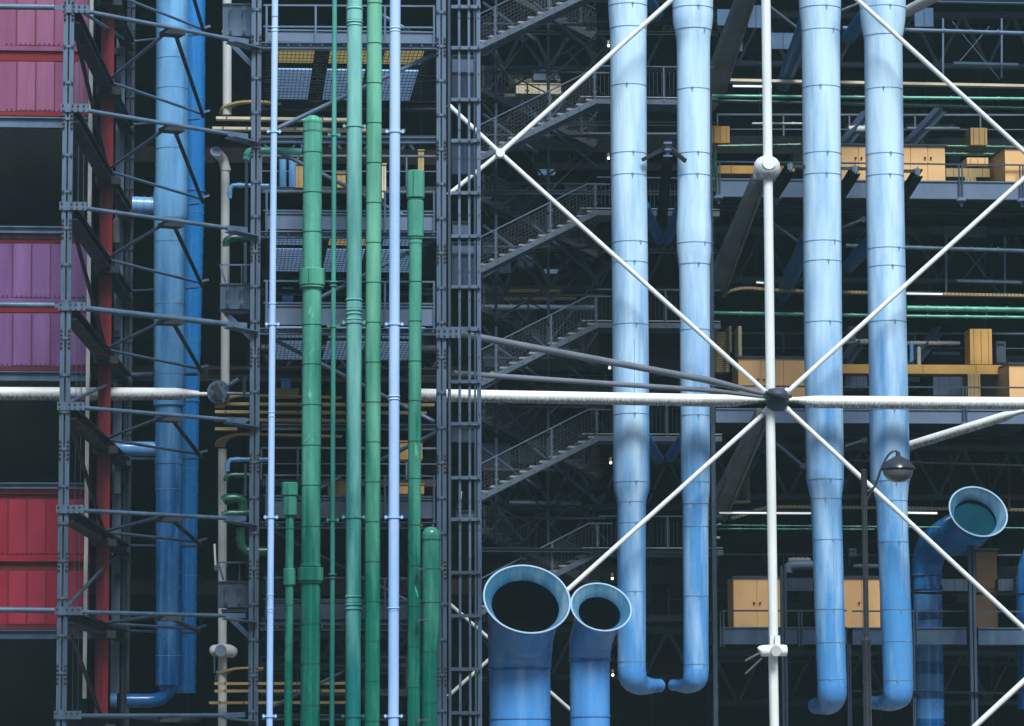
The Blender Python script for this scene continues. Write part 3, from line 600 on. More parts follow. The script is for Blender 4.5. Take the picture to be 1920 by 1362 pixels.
# node with discs on the left
t = thing('tie_node', 'grey round tie node with spread plates at end of left white strut', 'node', P(408, 745, 97.6))
c = P(410, 736, 97.2)
b = MB(); b.lathe([(c + Vector((0, .1, 0)), S(22, 97)), (c + Vector((0, -.1, 0)), S(22, 97))], 28, axis=Vector((0, 1, 0)))
for k in range(10): a = k * .628; q = c + Vector((math.cos(a) * .26, -.12, math.sin(a) * .26)); b.lathe([(q, .025), (q + Vector((0, -.04, 0)), .025)], 8, axis=Vector((0, 1, 0)), m=bolt)
b.build('disc', steel, t)
b = MB(); b.beam(P(402, 722, 96.9), P(414, 748, 96.9), .06, .2); b.build('fin', steel3, t)
b = MB(); b.tube(P(430, 722, 97), P(447, 711, 97), .06, n=8); b.tube(P(425, 738, 97), P(470, 739, 97), .05, n=8); b.build('tie_stub', steel, t)
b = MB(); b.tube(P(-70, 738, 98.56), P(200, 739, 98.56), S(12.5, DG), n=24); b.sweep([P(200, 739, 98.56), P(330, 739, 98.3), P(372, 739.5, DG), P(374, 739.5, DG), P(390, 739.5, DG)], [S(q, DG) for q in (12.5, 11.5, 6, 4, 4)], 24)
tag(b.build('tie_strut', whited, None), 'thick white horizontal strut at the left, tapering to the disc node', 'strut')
t = thing('column_bracket', 'rounded pale bracket head on the slim column near the bottom left', 'bracket', P(415, 1240, DG))
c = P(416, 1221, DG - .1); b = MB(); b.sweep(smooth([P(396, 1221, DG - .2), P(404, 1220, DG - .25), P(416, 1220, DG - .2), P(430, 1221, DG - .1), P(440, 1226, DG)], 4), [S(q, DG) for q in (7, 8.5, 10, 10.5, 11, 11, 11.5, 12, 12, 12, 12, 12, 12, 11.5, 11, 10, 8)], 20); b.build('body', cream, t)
b = MB(); c = P(414, 1220, DG - .5); b.lathe([(c, S(11, DG)), (c + Vector((0, -.06, 0)), S(11, DG))], 24, axis=Vector((0, 1, 0))); b.build('disc', greyp, t)
b = MB(); b.tube(P(402, 1222, DG - .4), P(402, 1262, DG - .4), .025, n=6); b.build('rod', steel, t)
# service boxes hung on the service tower's left post
def sbox(label, x0, y0, x1, y1, m, rail):
    t = thing('service_box', label, 'equipment box', P((x0 + x1) / 2, y1, 93), 'grey service boxes left of the service tower')
    b = MB(); b.pbox(x0, y0, x1, y1, 93, .7); b.pbox(x0 - 1, y0 - 1.5, x1 + 1, y0 + 1, 92.95, .8); b.pbox(x0 - 1, y1 - 1, x1 + 1, y1 + 1.5, 92.95, .8); b.build('casing', m, t)
    for x in (x0 + 15, x0 + 40):
        b = MB(); b.pbox(x - 1.2, y0 - (35 if rail else -2), x + 1.2, y1 - 3, 92.85, .05)
        for y in (y0 + 8, y1 - 12): b.pbox(x - 4, y - 2, x + 4, y + 2, 92.82, .04); b.pbox(x - 3, y + 3, x + 3, y + 5, 92.82, .04)
        b.build('latch_bar', m, t)
    if rail:
        b = MB(); b.beam(P(x0 - 2, y0 - 36, 93), P(x1 + 2, y0 - 36, 93), .04, .04); b.beam(P(x0, y0 - 36, 93), P(x0 + 10, y0 - 3, 93), .04, .06); b.build('rail', m, t)
    b = MB(); b.beam(P(x0 + 5, y1 + 8, 93.2), P(x1 - 5, y1 + 8, 93.2), .3, .06); b.beam(P(x0 + 10, y1 + 10, 93.2), P(x1 + 2, y1 + 60, 92.6), .06, .12); b.build('support', steel, t)
sbox('grey latched service box at the top, left of the service tower', 418, 8, 474, 66, steel, False)
sbox('grey service box with rail, at mid height beside the service tower post', 413, 533, 472, 578, steel, True)
sbox('dim grey service box with rail near the bottom beside the service tower post', 409, 1091, 468, 1137, steel2, True)
# small pipework
for lab, m, pts, r, D in (('small blue pipe bending behind the tower post, upper', bluef, [(431, 372), (431, 358), (435, 350), (444, 348), (505, 349)], 4.2, 96), ('small blue pipe bending behind the tower post, lower', bluef, [(427, 884), (427, 872), (431, 864), (440, 862), (505, 862)], 4.0, 96),
        ('green pipe bend under the upper small blue pipe', greend, [(424, 462), (424, 453), (430, 448), (440, 446), (475, 447)], 6.5, 96), ('green pipe bend just below the lower small blue pipe', greend, [(424, 902), (424, 896), (430, 892), (440, 891), (470, 891)], 4.5, 96),
        ('green looped pipe behind the lower service box', greend, [(418, 940), (428, 935), (445, 935), (454, 940), (456, 958)], 9, 96), ('stubby green pipe lying level below the looped one', greend, [(416, 967), (430, 963), (450, 963), (468, 961)], 6.5, 95.8), ('green pipe stub turning right near the lower service box', greend, [(451, 990), (452, 1018), (458, 1030), (470, 1034), (500, 1034)], 8.5, 96.2),
        ('dull grey duct elbow crossing behind the domed pipe top', teald, [(462, 300), (466, 286), (480, 283), (500, 283), (566, 285)], 7, 96)):
    b = MB(); pp = smooth([P(x, y, D) for x, y in pts], 5); b.sweep(pp, S(r, D), 16)
    for k in (3, len(pp) - 6): b.sweep([pp[k], pp[k + 1]], S(r + 1, D), 16)
    tag(b.build('small_pipe', m), lab, 'pipe')
for lab, x, y0, y1, w_ in (('slim grey upright behind the upper small blue pipe', 462, 300, 445, 6), ('slim grey upright behind the middle service box', 460, 455, 530, 6), ('slim grey upright behind the disc node', 458, 705, 745, 6), ('slim grey upright below the lower small blue pipe', 460, 870, 930, 5)):
    b = vbox(x, y0, y1, 95, w_, .1); tag(b.build('upright', steel2), lab, 'upright')
t = thing('rod', 'thin pale rod standing off the lower service box', 'rod', P(404, 1080, 94)); b = MB(); b.tube(P(402, 1020, 94), P(404, 1062, 94), .03, n=6); b.build('shaft', cream, t); b = MB(); b.pbox(401, 1060, 410, 1070, 93.95, .1); b.build('clip', steel2, t)

# ================================================================== LADDER FRAME right of the service tower
DL = 92.6
t = thing('ladder_frame', 'narrow caged steel frame with rungs, right of the service tower', 'frame', P(875, 1362, DL))
for x, w_, m in ((862, 4.5, steel), (880.5, 4.5, steel), (898.5, 7.5, steel), (891, 3.5, steel2)):
    b = vbox(x, -60, 1400, DL, w_, .1, yref=681)
    c = P(x, 681, DL)
    for k in range(30): b.box(c.x - .018, c.x + .018, DL - .02, DL + .001, k * .8, k * .8 + .04, bolt)
    b.build('upright', m, t)
for y in (13, 90, 187, 264, 362, 443, 538, 617, 716, 795, 896, 974, 1074, 1155, 1255, 1337):
    b = MB(); b.beam(P(846, y, DL - .04), P(901, y, DL - .04), .05, S(6.5 if y not in (617,) else 8, DL))
    for x in (862, 880.5, 897): q = P(x, y, DL - .07); b.box(q.x - .03, q.x + .03, q.y - .03, q.y, q.z - .03, q.z + .03, bolt)
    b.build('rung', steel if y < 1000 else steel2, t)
b = MB(); b.pbox(818, 614, 863, 634, DS - .08, .03)
for i in range(4):
    for j in range(2): q = P(823 + i * 11, 619 + j * 10, DS - .1); b.box(q.x - .03, q.x + .03, q.y - .02, q.y + .02, q.z - .03, q.z + .03, bolt)
b.build('splice_plate', steel, t)
GL = 'lift car panels behind the ladder frame'
for lab, bx, m in (('pale lift panel high behind the caged frame', (847, 105, 890, 136), greyp), ('dark glazed lift panel below the highest pale one', (847, 137, 890, 184), darkglass), ('slatted blue lift panel behind the caged frame', (847, 268, 891, 325), darkglass), ('narrow pale panel with handle behind the caged frame', (848, 416, 882, 440), greyp),
        ('bright pale lift panel at mid height of the caged frame', (847, 455, 892, 475), greyp), ('dark glazed lift panel just below the bright one', (847, 477, 892, 533), darkglass), ('dark blue lift panel under the white strut', (847, 802, 892, 828), darkglass), ('grey hook block panel low in the caged frame', (855, 958, 890, 972), steel)):
    t = thing('lift_panel', lab, 'panel', P(870, bx[3], 94), GL); b = MB(); b.pbox(*bx, 94, .15); b.build('sheet', m, t)
    b = MB(); b.pbox(bx[0], bx[1] - 1, bx[2], bx[1] + 1, 93.94, .2); b.pbox(bx[0], bx[3] - 1, bx[2], bx[3] + 1, 93.94, .2); b.pbox(bx[0], bx[1] - .5, bx[0] + 1.5, bx[3] + .5, 93.95, .15); b.build('frame', steel2, t)
t = thing('hook_block', 'small hanging hook block inside the caged frame, low', 'hook', P(862, 960, 93.4)); b = MB(); b.tube(P(865, 922, 93.4), P(862, 945, 93.4), .03, n=6); b.build('cable', cream, t); b = MB(); b.pbox(857, 944, 867, 952, 93.3, .15); b.pbox(859, 952, 865, 962, 93.35, .1); b.build('block', steel3, t)
for i, (x, y) in enumerate(((903, 1186), (884, 1168))):
    pass

# ================================================================== WHITE TIE FRAME
GW = 'slender white diagonal tie rods'
def rod(label, a, e, r=4.7, D=DG, m=white, D2=None):
    b = MB(); b.tube(P(*a, D), P(*e, D2 or D), S(r, D), n=14); return tag(b.build('tie_rod', m), label, 'tie rod', GW)
rod('white rod rising right from the small node across the duct nearest the stairs', (943, 283), (1290, -27))
rod('white rod running down right from the small node to the big hub', (944, 293), (1434, 734), 4.5)
rod('short white rod from the small node up left behind the caged frame', (932, 282), (840, 196), 4.2)
rod('short white rod from the small node down left behind the caged frame', (932, 292), (840, 366), 4.2)
rod('white rod entering at the top and leaving at the right edge, past the farthest duct', (1580, -25), (1960, 321), 4.6)
rod('white rod rising right from the big hub to the right edge', (1477, 735), (1960, 299), 4.6)
rod('white rod falling left from the big hub, passing behind the large funnels', (1430, 778), (968, 1193), 4.5)
rod('white rod falling right from the big hub past the street lamp', (1477, 768), (1960, 1216), 4.6)
rod('short white rod in the bottom right corner', (1800, 1388), (1960, 1240), 5.2)
rod('white rod glimpsed under the large funnels, falling right', (968, 1242), (1110, 1367), 3.4, m=cream)
rod('white rod piece left of the large funnel, falling right', (840, 1130), (955, 1231), 3.4, m=cream)
rod('white rod piece at the lower left of the large funnel, rising right', (840, 1306), (955, 1203), 3.4, m=cream)
t = thing('tie_node', 'small white disc node where four rods cross, right of the caged frame', 'node', P(938, 300, DG))
c = P(938, 287, DG - .2); b = MB(); b.lathe([(c + Vector((0, .3, 0)), S(8, DG)), (c + Vector((0, 0, 0)), S(9, DG)), (c + Vector((0, -.05, 0)), S(8, DG))], 24, axis=Vector((0, 1, 0))); b.build('disc', white, t)
# white column
t = thing('white_column', 'tall bright white column through the big hub', 'column', P(1452, 1362, DG))
for ya, yb, r in ((-40, 306, 9), (322, 730, 9), (768, 1210, 9), (1228, 1400, 9)):
    xa = 1436 + ya * .0118 if ya < 760 else 1435 + ya * .0118; xb = 1436 + yb * .0118
    b = MB(); b.tube(P(xb, yb, DG), P(xa, ya, DG), S(r, DG), n=28); b.build('shaft', white, t)
# bracket heads (gerberette ends)
def head(label, x, y, dark=True):
    t = thing('column_bracket', label, 'bracket', P(x, y + 30, DG), 'rounded bracket heads on the white column')
    c = P(x, y, DG); u = S(1, DG)
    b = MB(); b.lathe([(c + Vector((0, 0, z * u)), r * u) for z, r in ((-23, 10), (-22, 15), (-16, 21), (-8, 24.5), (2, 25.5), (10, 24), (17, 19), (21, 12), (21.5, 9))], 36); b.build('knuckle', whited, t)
    b = MB(); q = P(x, y - 6, DG); b.lathe([(q + Vector((0, -.32, 0)), .2), (q + Vector((0, -.40, 0)), .2)], 24, axis=Vector((0, 1, 0))); b.build('pin_cap', white, t)
    return t
h = head('rounded white bracket head high on the bright white column', 1438, 315)
def arm(label, pts, w0, w1, m=greyp):
    b = MB(); a, e = P(*pts[0]), P(*pts[1]); t_ = (e - a).normalized(); sd = t_.cross(Vector((0, 1, 0))).normalized(); u = sd.cross(t_)
    rs = []
    for p, w_ in ((a, w0), (e, w1)):
        h_ = S(w_, 100) / 2
        rs.append([p + sd * (x * h_) + u * (y * h_ * .8) for x, y in ((-1, -1), (1, -1), (1, 1), (-1, 1))])
    b.rings(rs, True)
    b.beam(a - u * .25 + sd * S(w0 * .4, 100), e - u * .25 + sd * S(w1 * .4, 100), .08, .1); b.beam(a - u * .25 - sd * S(w0 * .4, 100), e - u * .25 - sd * S(w1 * .4, 100), .08, .1)
    return tag(b.build('bracket_arm', m), label, 'bracket arm', 'grey arms sloping back from the white column')  # bracket arm running back from the column head
armm = mat('arm_concrete_grey', (0.13, 0.15, 0.155), 0.7, 0.3, 0.5, 0.4)
arm('grey bracket arm sloping back from the rounded white bracket head', ((1425, 330, 98.6), (1345, 535, 106)), 24, 40, armm)
arm('grey bracket arm at the very top, left of the white column', ((1410, -40, 98.6), (1340, 165, 106)), 30, 44, armm)
arm('dim grey bracket arm sloping back below the big hub', ((1430, 775, 98.6), (1345, 960, 106)), 24, 40, armm)
# big hub
t = thing('tie_hub', 'big grey hub where rods, struts and white column meet', 'hub', P(1455, 770, DG))
c = P(1457, 748, DG - .1)
b = MB(); b.lathe([(c + Vector((0, 0, z)), r) for z, r in ((-.36, .12), (-.34, .2), (-.24, .3), (-.1, .34), (.1, .34), (.22, .3), (.3, .2))], 32); b.build('drum', steel2, t)
b = MB(); b.beam(P(1432, 741, DG - .55), P(1484, 744, DG - .55), .1, .1); b.beam(P(1436, 736, DG - .5), P(1478, 748, DG - .55), .3, .05); b.build('plate', steel3, t)
b = MB()
for k in range(9): q = P(1438 + k * 5, 748, DG - .5); b.lathe([(q, .025), (q + Vector((0, -.06, 0)), .025)], 8, axis=Vector((0, 1, 0)))
b.build('bolt_row', bolt, t)
for x, y in ((1441, 735), (1474, 735), (1436, 770), (1474, 766)):
    b = MB(); b.sweep([c.lerp(P(x, y, DG), .3), P(x, y, DG), P(x + (x - 1457) * .25, y + (y - 750) * .25, DG)], [.07, .09, .1], 10); b.build('socket', white, t)
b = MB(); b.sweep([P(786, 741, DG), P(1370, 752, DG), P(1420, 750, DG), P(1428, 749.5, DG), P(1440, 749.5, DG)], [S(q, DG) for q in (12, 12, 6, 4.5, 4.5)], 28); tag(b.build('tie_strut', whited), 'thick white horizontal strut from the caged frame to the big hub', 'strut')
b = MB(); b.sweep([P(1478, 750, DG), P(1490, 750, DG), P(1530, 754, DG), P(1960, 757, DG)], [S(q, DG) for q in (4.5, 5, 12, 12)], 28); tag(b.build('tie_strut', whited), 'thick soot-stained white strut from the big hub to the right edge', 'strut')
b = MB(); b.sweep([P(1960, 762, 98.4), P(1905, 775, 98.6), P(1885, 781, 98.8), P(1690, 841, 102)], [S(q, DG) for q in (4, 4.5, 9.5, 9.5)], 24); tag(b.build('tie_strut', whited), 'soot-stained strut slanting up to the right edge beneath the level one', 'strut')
strutg = mat('strut_grey', (0.13, 0.155, 0.19), 0.35, 0.2, 0.2)
b = MB(); b.sweep([P(840, 622, 93.5), P(1320, 712, 97), P(1330, 714, 97.2), P(1440, 741, DG - .3)], [S(q, 96) for q in (6.6, 6.6, 7.4, 3.5)], 16); tag(b.build('tie_strut', strutg), 'thick dark grey strut sloping down to the hub, upper of the pair', 'strut')
b = MB(); b.sweep([P(850, 700, 93.5), P(1340, 733, 97.3), P(1440, 746, DG - .3)], [S(q, 96) for q in (5.2, 5.0, 3)], 16); tag(b.build('tie_strut', strutg), 'thinner dark grey strut just under the thick grey one', 'strut')
# lower bracket on white column
t = thing('column_bracket', 'low rounded white bracket clamp near foot of bright white column', 'bracket', P(1450, 1240, DG), 'rounded bracket heads on the white column')
b = MB(); b.sweep(smooth([P(1424, 1222, DG - .2), P(1428, 1221, DG - .2), P(1450, 1220, DG - .2), P(1470, 1220, DG - .2), P(1476, 1220, DG - .2)], 4), [S(q, DG) for q in (6, 8, 9, 10, 10.5, 11, 11, 11, 11, 11, 11, 11, 11, 10.5, 10, 9, 6)], 20); b.build('body', white, t)
b = MB(); q = P(1455, 1221, DG - .5); b.lathe([(q, S(11, DG)), (q + Vector((0, -.05, 0)), S(10, DG))], 24, axis=Vector((0, 1, 0))); b.build('disc', cream, t)
b = MB(); b.pbox(1444, 1192, 1450, 1210, DG - .3, .1); b.pbox(1453, 1192, 1463, 1212, DG - .3, .1); b.build('lug', white, t)
b = MB(); b.tube(P(1424, 1225, DG), P(1398, 1239, DG + 1), .03, n=6); b.tube(P(1428, 1235, DG), P(1398, 1263, DG + 1), .03, n=6); b.build('stay', cream, t)

# ================================================================== STAIRS
DT = 104.0
def flight(label, name, D, xl, yl, xr, yr, m, tread_m, meshm, landing=True):
    t = thing(name, label, 'stairs', P(xl, yl, D), 'stair flights' if D < 105 else 'rear stair flights')
    a = P(xl, yl, D); e = P(xr, yr, D)
    for dy in (0, 1.25):
        b = MB(); o = Vector((0, dy, 0)); b.beam(a + o, e + o, .1, .17)
        for k in range(10): q = (a + o).lerp(e + o, (k + .5) / 10); b.box(q.x - .02, q.x + .02, q.y - .07, q.y - .05, q.z - .02, q.z + .02, bolt)
        b.build('stringer', m, t)
    n = 12; up = Vector((0, 0, .13))
    for k in range(n):
        q = a.lerp(e, (k + .5) / n) + up; b = MB(); b.box(q.x - .17, q.x + .17, D + .06, D + 1.2, q.z - .02, q.z + .02)
        b.box(q.x - .17, q.x + .17, D + .05, D + .08, q.z - .045, q.z - .021)
        b.build('tread', tread_m, t)
    H = Vector((0, 0, 1.05 if D < 105 else .95))
    s_ = (e - a).normalized()
    top = e + H - s_ * .35
    b = MB(); b.tube(a + H, top, .025, n=6)
    if landing: b.tube(top, Vector((P(1142, 100, D).x, D, top.z + 0.0)), .022, n=6)
    b.build('handrail', m, t)
    for k in (.13, .6, .985):
        q = a.lerp(e, k); b = MB(); b.beam(q, q + H * (1 if k < .9 else .86), .05, .05, Vector((0, 1, 0)))
        b.beam(q + H * .3 - Vector((.08, 0, 0)), q + H * .3 + Vector((.08, 0, 0)), .03, .03); b.beam(q + H * .75 - Vector((.08, 0, 0)), q + H * .75 + Vector((.08, 0, 0)), .03, .03)
        b.build('rail_post', m, t)
    b = MB()                                   # wire infill
    nn = 34
    for k in range(nn): q = a.lerp(e, k / nn); b.beam(q + H * .2, q + H * .88, .008, .008, Vector((0, 1, 0)))
    for k in range(7): b.beam(a + H * (.2 + k * .113), e + H * (.2 + k * .113), .008, .008)
    b.build('wire_panel', meshm, t)
    if landing:
        x1 = P(1345, yr, D).x; b = MB(); b.box(e.x, x1, D, D + 1.4, e.z - .09, e.z + .07); b.box(e.x - .5, x1, D + .02, D + 1.3, e.z + .12, e.z + .15, tread_m); b.build('landing', m, t)
        b = MB(); xx = P(1243, yr, D).x; b.beam(Vector((xx, D, e.z)), Vector((xx, D, e.z + 1.1)), .05, .05, Vector((0, 1, 0)))
        for k in range(26): b.beam(Vector((e.x + k * .13, D, e.z + .2)), Vector((e.x + k * .13, D, e.z + .95)), .008, .008, Vector((0, 1, 0)))
        b.beam(Vector((e.x, D, e.z + 1.12)), Vector((x1, D, e.z + 1.12)), .035, .035); b.build('landing_rail', m, t)
    return t
stm = mat('stair_steel', (0.066, 0.094, 0.13), 0.45, 0.2, 0.2); trm = mat('tread_steel', (0.22, 0.255, 0.28), 0.5, 0.25)
f0 = flight('topmost stair flight at the upper centre, cut by the top of the frame', 'stair_flight', DT, 900, 88, 1117, -18, stm, trm, wire)
per = P(1000, 190, DT).z - P(1000, 399, DT).z
FL = ['stair flight just behind the small white disc node', 'stair flight third from the top, above the thick grey strut', 'stair flight crossed by the thick grey strut', 'stair flight just below the thick white strut', 'dim lowest stair flight, right above the large funnels']
for i, l in enumerate(FL): copy_tree(f0, Vector((0, 0, -per * (i + 1) - .01 * i)), l)
b0 = flight('dim rear stair flight, highest, rising left', 'rear_stair_flight', 106.5, 1117, 72, 902, -34, steel3, steel2, wire, False)
RL = ['dim rear stair flight, second from top, rising left', 'dim rear stair flight, third from top, rising left', 'dim rear stair flight, fourth from top, rising left', 'dim rear stair flight, fifth from top, rising left', 'dim rear stair flight, sixth from top, rising left']
for i, l in enumerate(RL): copy_tree(b0, Vector((0, 0, -per * (i + 1))), l)
# landing beams to the left of the stairs and cross beams behind
for i, (lab, y, D, mm) in enumerate((('dark girder behind the stairs, highest', 62, 109, steel3), ('dark girder behind the stairs under the first landing', 232, 110, steel3), ('long thin steel beam across the stairs below the third landing', 361, 105.5, steel2), ('dark girder behind the fourth landing', 470, 110, steel3), ('dark girder behind the stairs at the white strut', 700, 110, steel3), ('steel beam across the foot of the stairs above the funnels', 1031, 103.9, steel2), ('dark girder behind the lowest stair flight', 920, 110, black))):
    b = MB(); b.ibeam(P(903, y, D), P(1345, y + 2, D), .25, S(7, D)); tag(b.build('girder', mm), lab, 'girder')
rr = random.Random(3)
t = thing('rear_trusses', 'tangle of dark thin truss members behind the stair flights', 'trusses', P(1020, 1040, 112))
for y0 in range(-20, 1000, 104):
    for k in range(3):
        xa = 905 + k * 78; b = MB(); b.tube(P(xa, y0 + rr.uniform(-10, 10), 111 + k), P(xa + 76, y0 + 100, 111 + k), .045, n=6); b.tube(P(xa + 76, y0, 112), P(xa, y0 + 100, 111.5), .04, n=6); b.build('member', steel2 if rr.random() < .4 else steel3, t)
for i, (lab, bx, mm) in enumerate((('pale metal panel glimpsed behind the second stair flight', (1000, 132, 1046, 150), greyp), ('striped cream panel glimpsed through the second flight', (968, 156, 1052, 176), creamy), ('small triangular bright gusset panel behind the third landing', (1012, 318, 1042, 324), pane),
        ('grey casing behind the third stair flight, left', (935, 480, 958, 512), greyp), ('grey casing behind the third stair flight, right', (972, 478, 1000, 500), greyp), ('pale panel left of the third flight foot', (905, 455, 930, 475), steel), ('grey casing behind the flight crossed by the grey strut', (910, 662, 950, 688), steel),
        ('grey cupboard behind the flight below the white strut, left', (905, 832, 958, 880), steel), ('grey cupboard behind the flight below the white strut, right', (972, 838, 1002, 868), steel), ('grey casing under the second landing', (1060, 345, 1100, 356), steel2))):
    b = MB(); b.pbox(*bx, 107.8, .5); b.pbox(bx[0], bx[1] + 2, bx[2], bx[1] + 3, 107.78, .1, steel3); b.pbox((bx[0] + bx[2]) / 2, bx[1] + 1, (bx[0] + bx[2]) / 2 + 1, bx[3] - 1, 107.78, .1, steel3); tag(b.build('rear_casing', mm), lab, 'casing')
for lab, x0, x1, y, r, m in (('pale horizontal duct behind the fourth stair flight', 903, 1115, 577, 6, greyp), ('pale horizontal duct behind the lowest stair flight', 955, 1090, 943, 4, greyp), ('pale duct end below the beam above the funnels', 975, 1010, 1043, 6, greyp)):
    b = MB(); b.tube(P(x0, y, 108), P(x1, y + 1, 108), S(r, 108), n=16)
    for k in range(6): q = P(x0 + (k + .5) * (x1 - x0) / 6, y, 108); b.tube(q, q + Vector((.04, 0, 0)), S(r + .8, 108), n=16)
    tag(b.build('rear_duct', m), lab, 'duct')
for lab, x0, x1, y, m in (('ochre beam behind the fourth stair flight, upper', 955, 1050, 546, yellowd), ('ochre beam behind the fourth stair flight, lower', 945, 1080, 561, yellowd), ('cream lit strip behind the second stair flight', 965, 1050, 152, creamy), ('cream lit strip under the first landing', 945, 1020, 180, creamy)):
    b = MB(); b.ibeam(P(x0, y, 110), P(x1, y, 110), .3, S(4, 110)); tag(b.build('rear_beam', m), lab, 'beam')
# small lit lamps right of the stairs
for lab, x, y in (('small lit lamp at top of the stair side, by the pale duct', 1141, 86), ('small lit lamp beside the third landing', 1141, 297), ('small lit lamp between the grey struts', 1143, 690), ('small lit lamp below the thick white strut', 1145, 868), ('small lit lamp beside the right-hand funnel', 1148, 1085), ('small lit lamp low between the funnel and the duct', 1149, 1266)):
    t = thing('wall_lamp', lab, 'lamp', P(x, y, 103), 'small lit lamps up the stair side'); c = P(x, y, 103)
    b = MB(); b.lathe([(c + Vector((0, 0, z)), r) for z, r in ((-.04, .015), (-.03, .03), (0, .042), (.03, .03), (.04, .015))], 12); b.build('bulb', lampm, t)
    b = MB(); b.box(c.x - .03, c.x + .03, c.y, c.y + .2, c.z + .07, c.z + .17); b.build('holder', yellowd, t)

rg = random.Random(11)
def truss(label, xa, xb, y, hp, D, m, m2, nb):
    t = thing('floor_truss', label, 'truss', P(xa, y + hp, D), 'dim floor trusses deep in the galleries')
    A0, A1 = P(xa, y, D), P(xb, y + 1, D); z0 = P((xa + xb) / 2, y + hp, D).z; B0 = Vector((A0.x, D, z0)); B1 = Vector((A1.x, D, z0))
    b = MB(); b.tube(A0, A1, .16, n=10); b.build('top_chord', m, t)
    b = MB(); b.tube(B0, B1, .12, n=10); b.build('bottom_chord', m, t)
    for k in range(nb):
        p, q = (A0.lerp(A1, k / nb), B0.lerp(B1, (k + .5) / nb)); r_ = A0.lerp(A1, (k + 1) / nb)
        b = MB(); b.tube(p, q, .07, n=8); b.build('web_member', m2, t)
        b = MB(); b.tube(q, r_, .06, n=8); b.build('web_member', m2, t)
    return t
for k, (lab, y) in enumerate((('highest dim floor truss behind the right bays', 28), ('second dim floor truss behind the right bays', 432), ('third dim floor truss behind the right bays', 838), ('lowest dim floor truss behind the right bays', 1222))):
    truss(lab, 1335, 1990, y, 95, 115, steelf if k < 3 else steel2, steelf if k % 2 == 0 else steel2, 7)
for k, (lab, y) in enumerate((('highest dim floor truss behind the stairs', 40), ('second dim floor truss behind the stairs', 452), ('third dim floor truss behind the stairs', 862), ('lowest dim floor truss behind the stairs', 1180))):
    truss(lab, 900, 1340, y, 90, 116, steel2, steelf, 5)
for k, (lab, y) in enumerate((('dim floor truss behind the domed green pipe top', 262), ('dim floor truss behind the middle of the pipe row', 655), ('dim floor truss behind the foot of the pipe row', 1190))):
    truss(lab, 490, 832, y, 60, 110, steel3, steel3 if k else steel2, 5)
def rack(label, y, xa, xb, D, m):                     # thin rail with uprights, deep inside
    t = thing('gallery_railing', label, 'railing', P(xa, y + 40, D), 'dim railings deep in the galleries'); a, e = P(xa, y, D), P(xb, y + 1, D)
    b = MB(); b.beam(a, e, .05, .06); b.beam(a + Vector((0, 0, -.5)), e + Vector((0, 0, -.5)), .03, .03); b.build('rail', m, t)
    for k in range(6): q = a.lerp(e, k / 5); b = MB(); b.beam(q, q + Vector((0, 0, -1.0)), .05, .05, Vector((0, 1, 0))); b.build('rail_post', m, t)
    b = MB(); b.beam(a + Vector((0, .1, -1.1)), e + Vector((0, .1, -1.1)), .2, .22); b.build('deck_edge_bar', steel3, t)
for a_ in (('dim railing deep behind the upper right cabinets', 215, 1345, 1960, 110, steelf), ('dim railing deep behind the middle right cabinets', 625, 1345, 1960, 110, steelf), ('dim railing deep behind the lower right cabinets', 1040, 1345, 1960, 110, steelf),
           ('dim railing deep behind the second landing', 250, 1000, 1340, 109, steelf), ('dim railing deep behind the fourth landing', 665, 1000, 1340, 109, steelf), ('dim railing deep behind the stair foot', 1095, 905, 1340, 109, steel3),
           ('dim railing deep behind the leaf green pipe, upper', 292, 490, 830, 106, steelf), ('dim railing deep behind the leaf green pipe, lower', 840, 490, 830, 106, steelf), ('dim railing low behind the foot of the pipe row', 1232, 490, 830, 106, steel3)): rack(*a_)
CL = [('round-ended pale tank deep in the upper right bay', (1590, 236, 1640, 250), 'tank'), ('low grey duct run deep in upper right bay', (1700, 238, 1800, 246), 'tank'), ('slim pale duct run deep left of the upper cabinets', (1410, 230, 1505, 234), 'tank'),
      ('pale duct run deep in the middle right bay', (1585, 636, 1630, 646), 'tank'), ('long pale duct run behind the tan riveted duct', (1700, 640, 1800, 648), 'tank'), ('pale duct run deep above the lower cabinets', (1478, 1046, 1520, 1056), 'tank'), ('grey duct run deep right of the lower cabinets', (1600, 1058, 1650, 1066), 'tank'),
      ('small grey control box deep in upper right bay', (1712, 252, 1730, 268), 'box'), ('tall grey control cupboard behind the middle cabinets', (1530, 640, 1545, 690), 'box'), ('grey control cupboard right of the tan riveted duct', (1868, 640, 1886, 682), 'box'), ('pale switch box deep beside the middle green pipes', (1592, 612, 1604, 640), 'box'),
      ('blue upright cylinder behind the ochre beam', (1705, 640, 1713, 684), 'cyl'), ('pale upright cylinder behind the ochre beam', (1720, 650, 1726, 684), 'cyl'), ('grey control box deep beside the lower cabinets', (1530, 1030, 1560, 1060), 'box'), ('pale switch box above the lower shaded cabinet', (1592, 1028, 1606, 1044), 'box')]
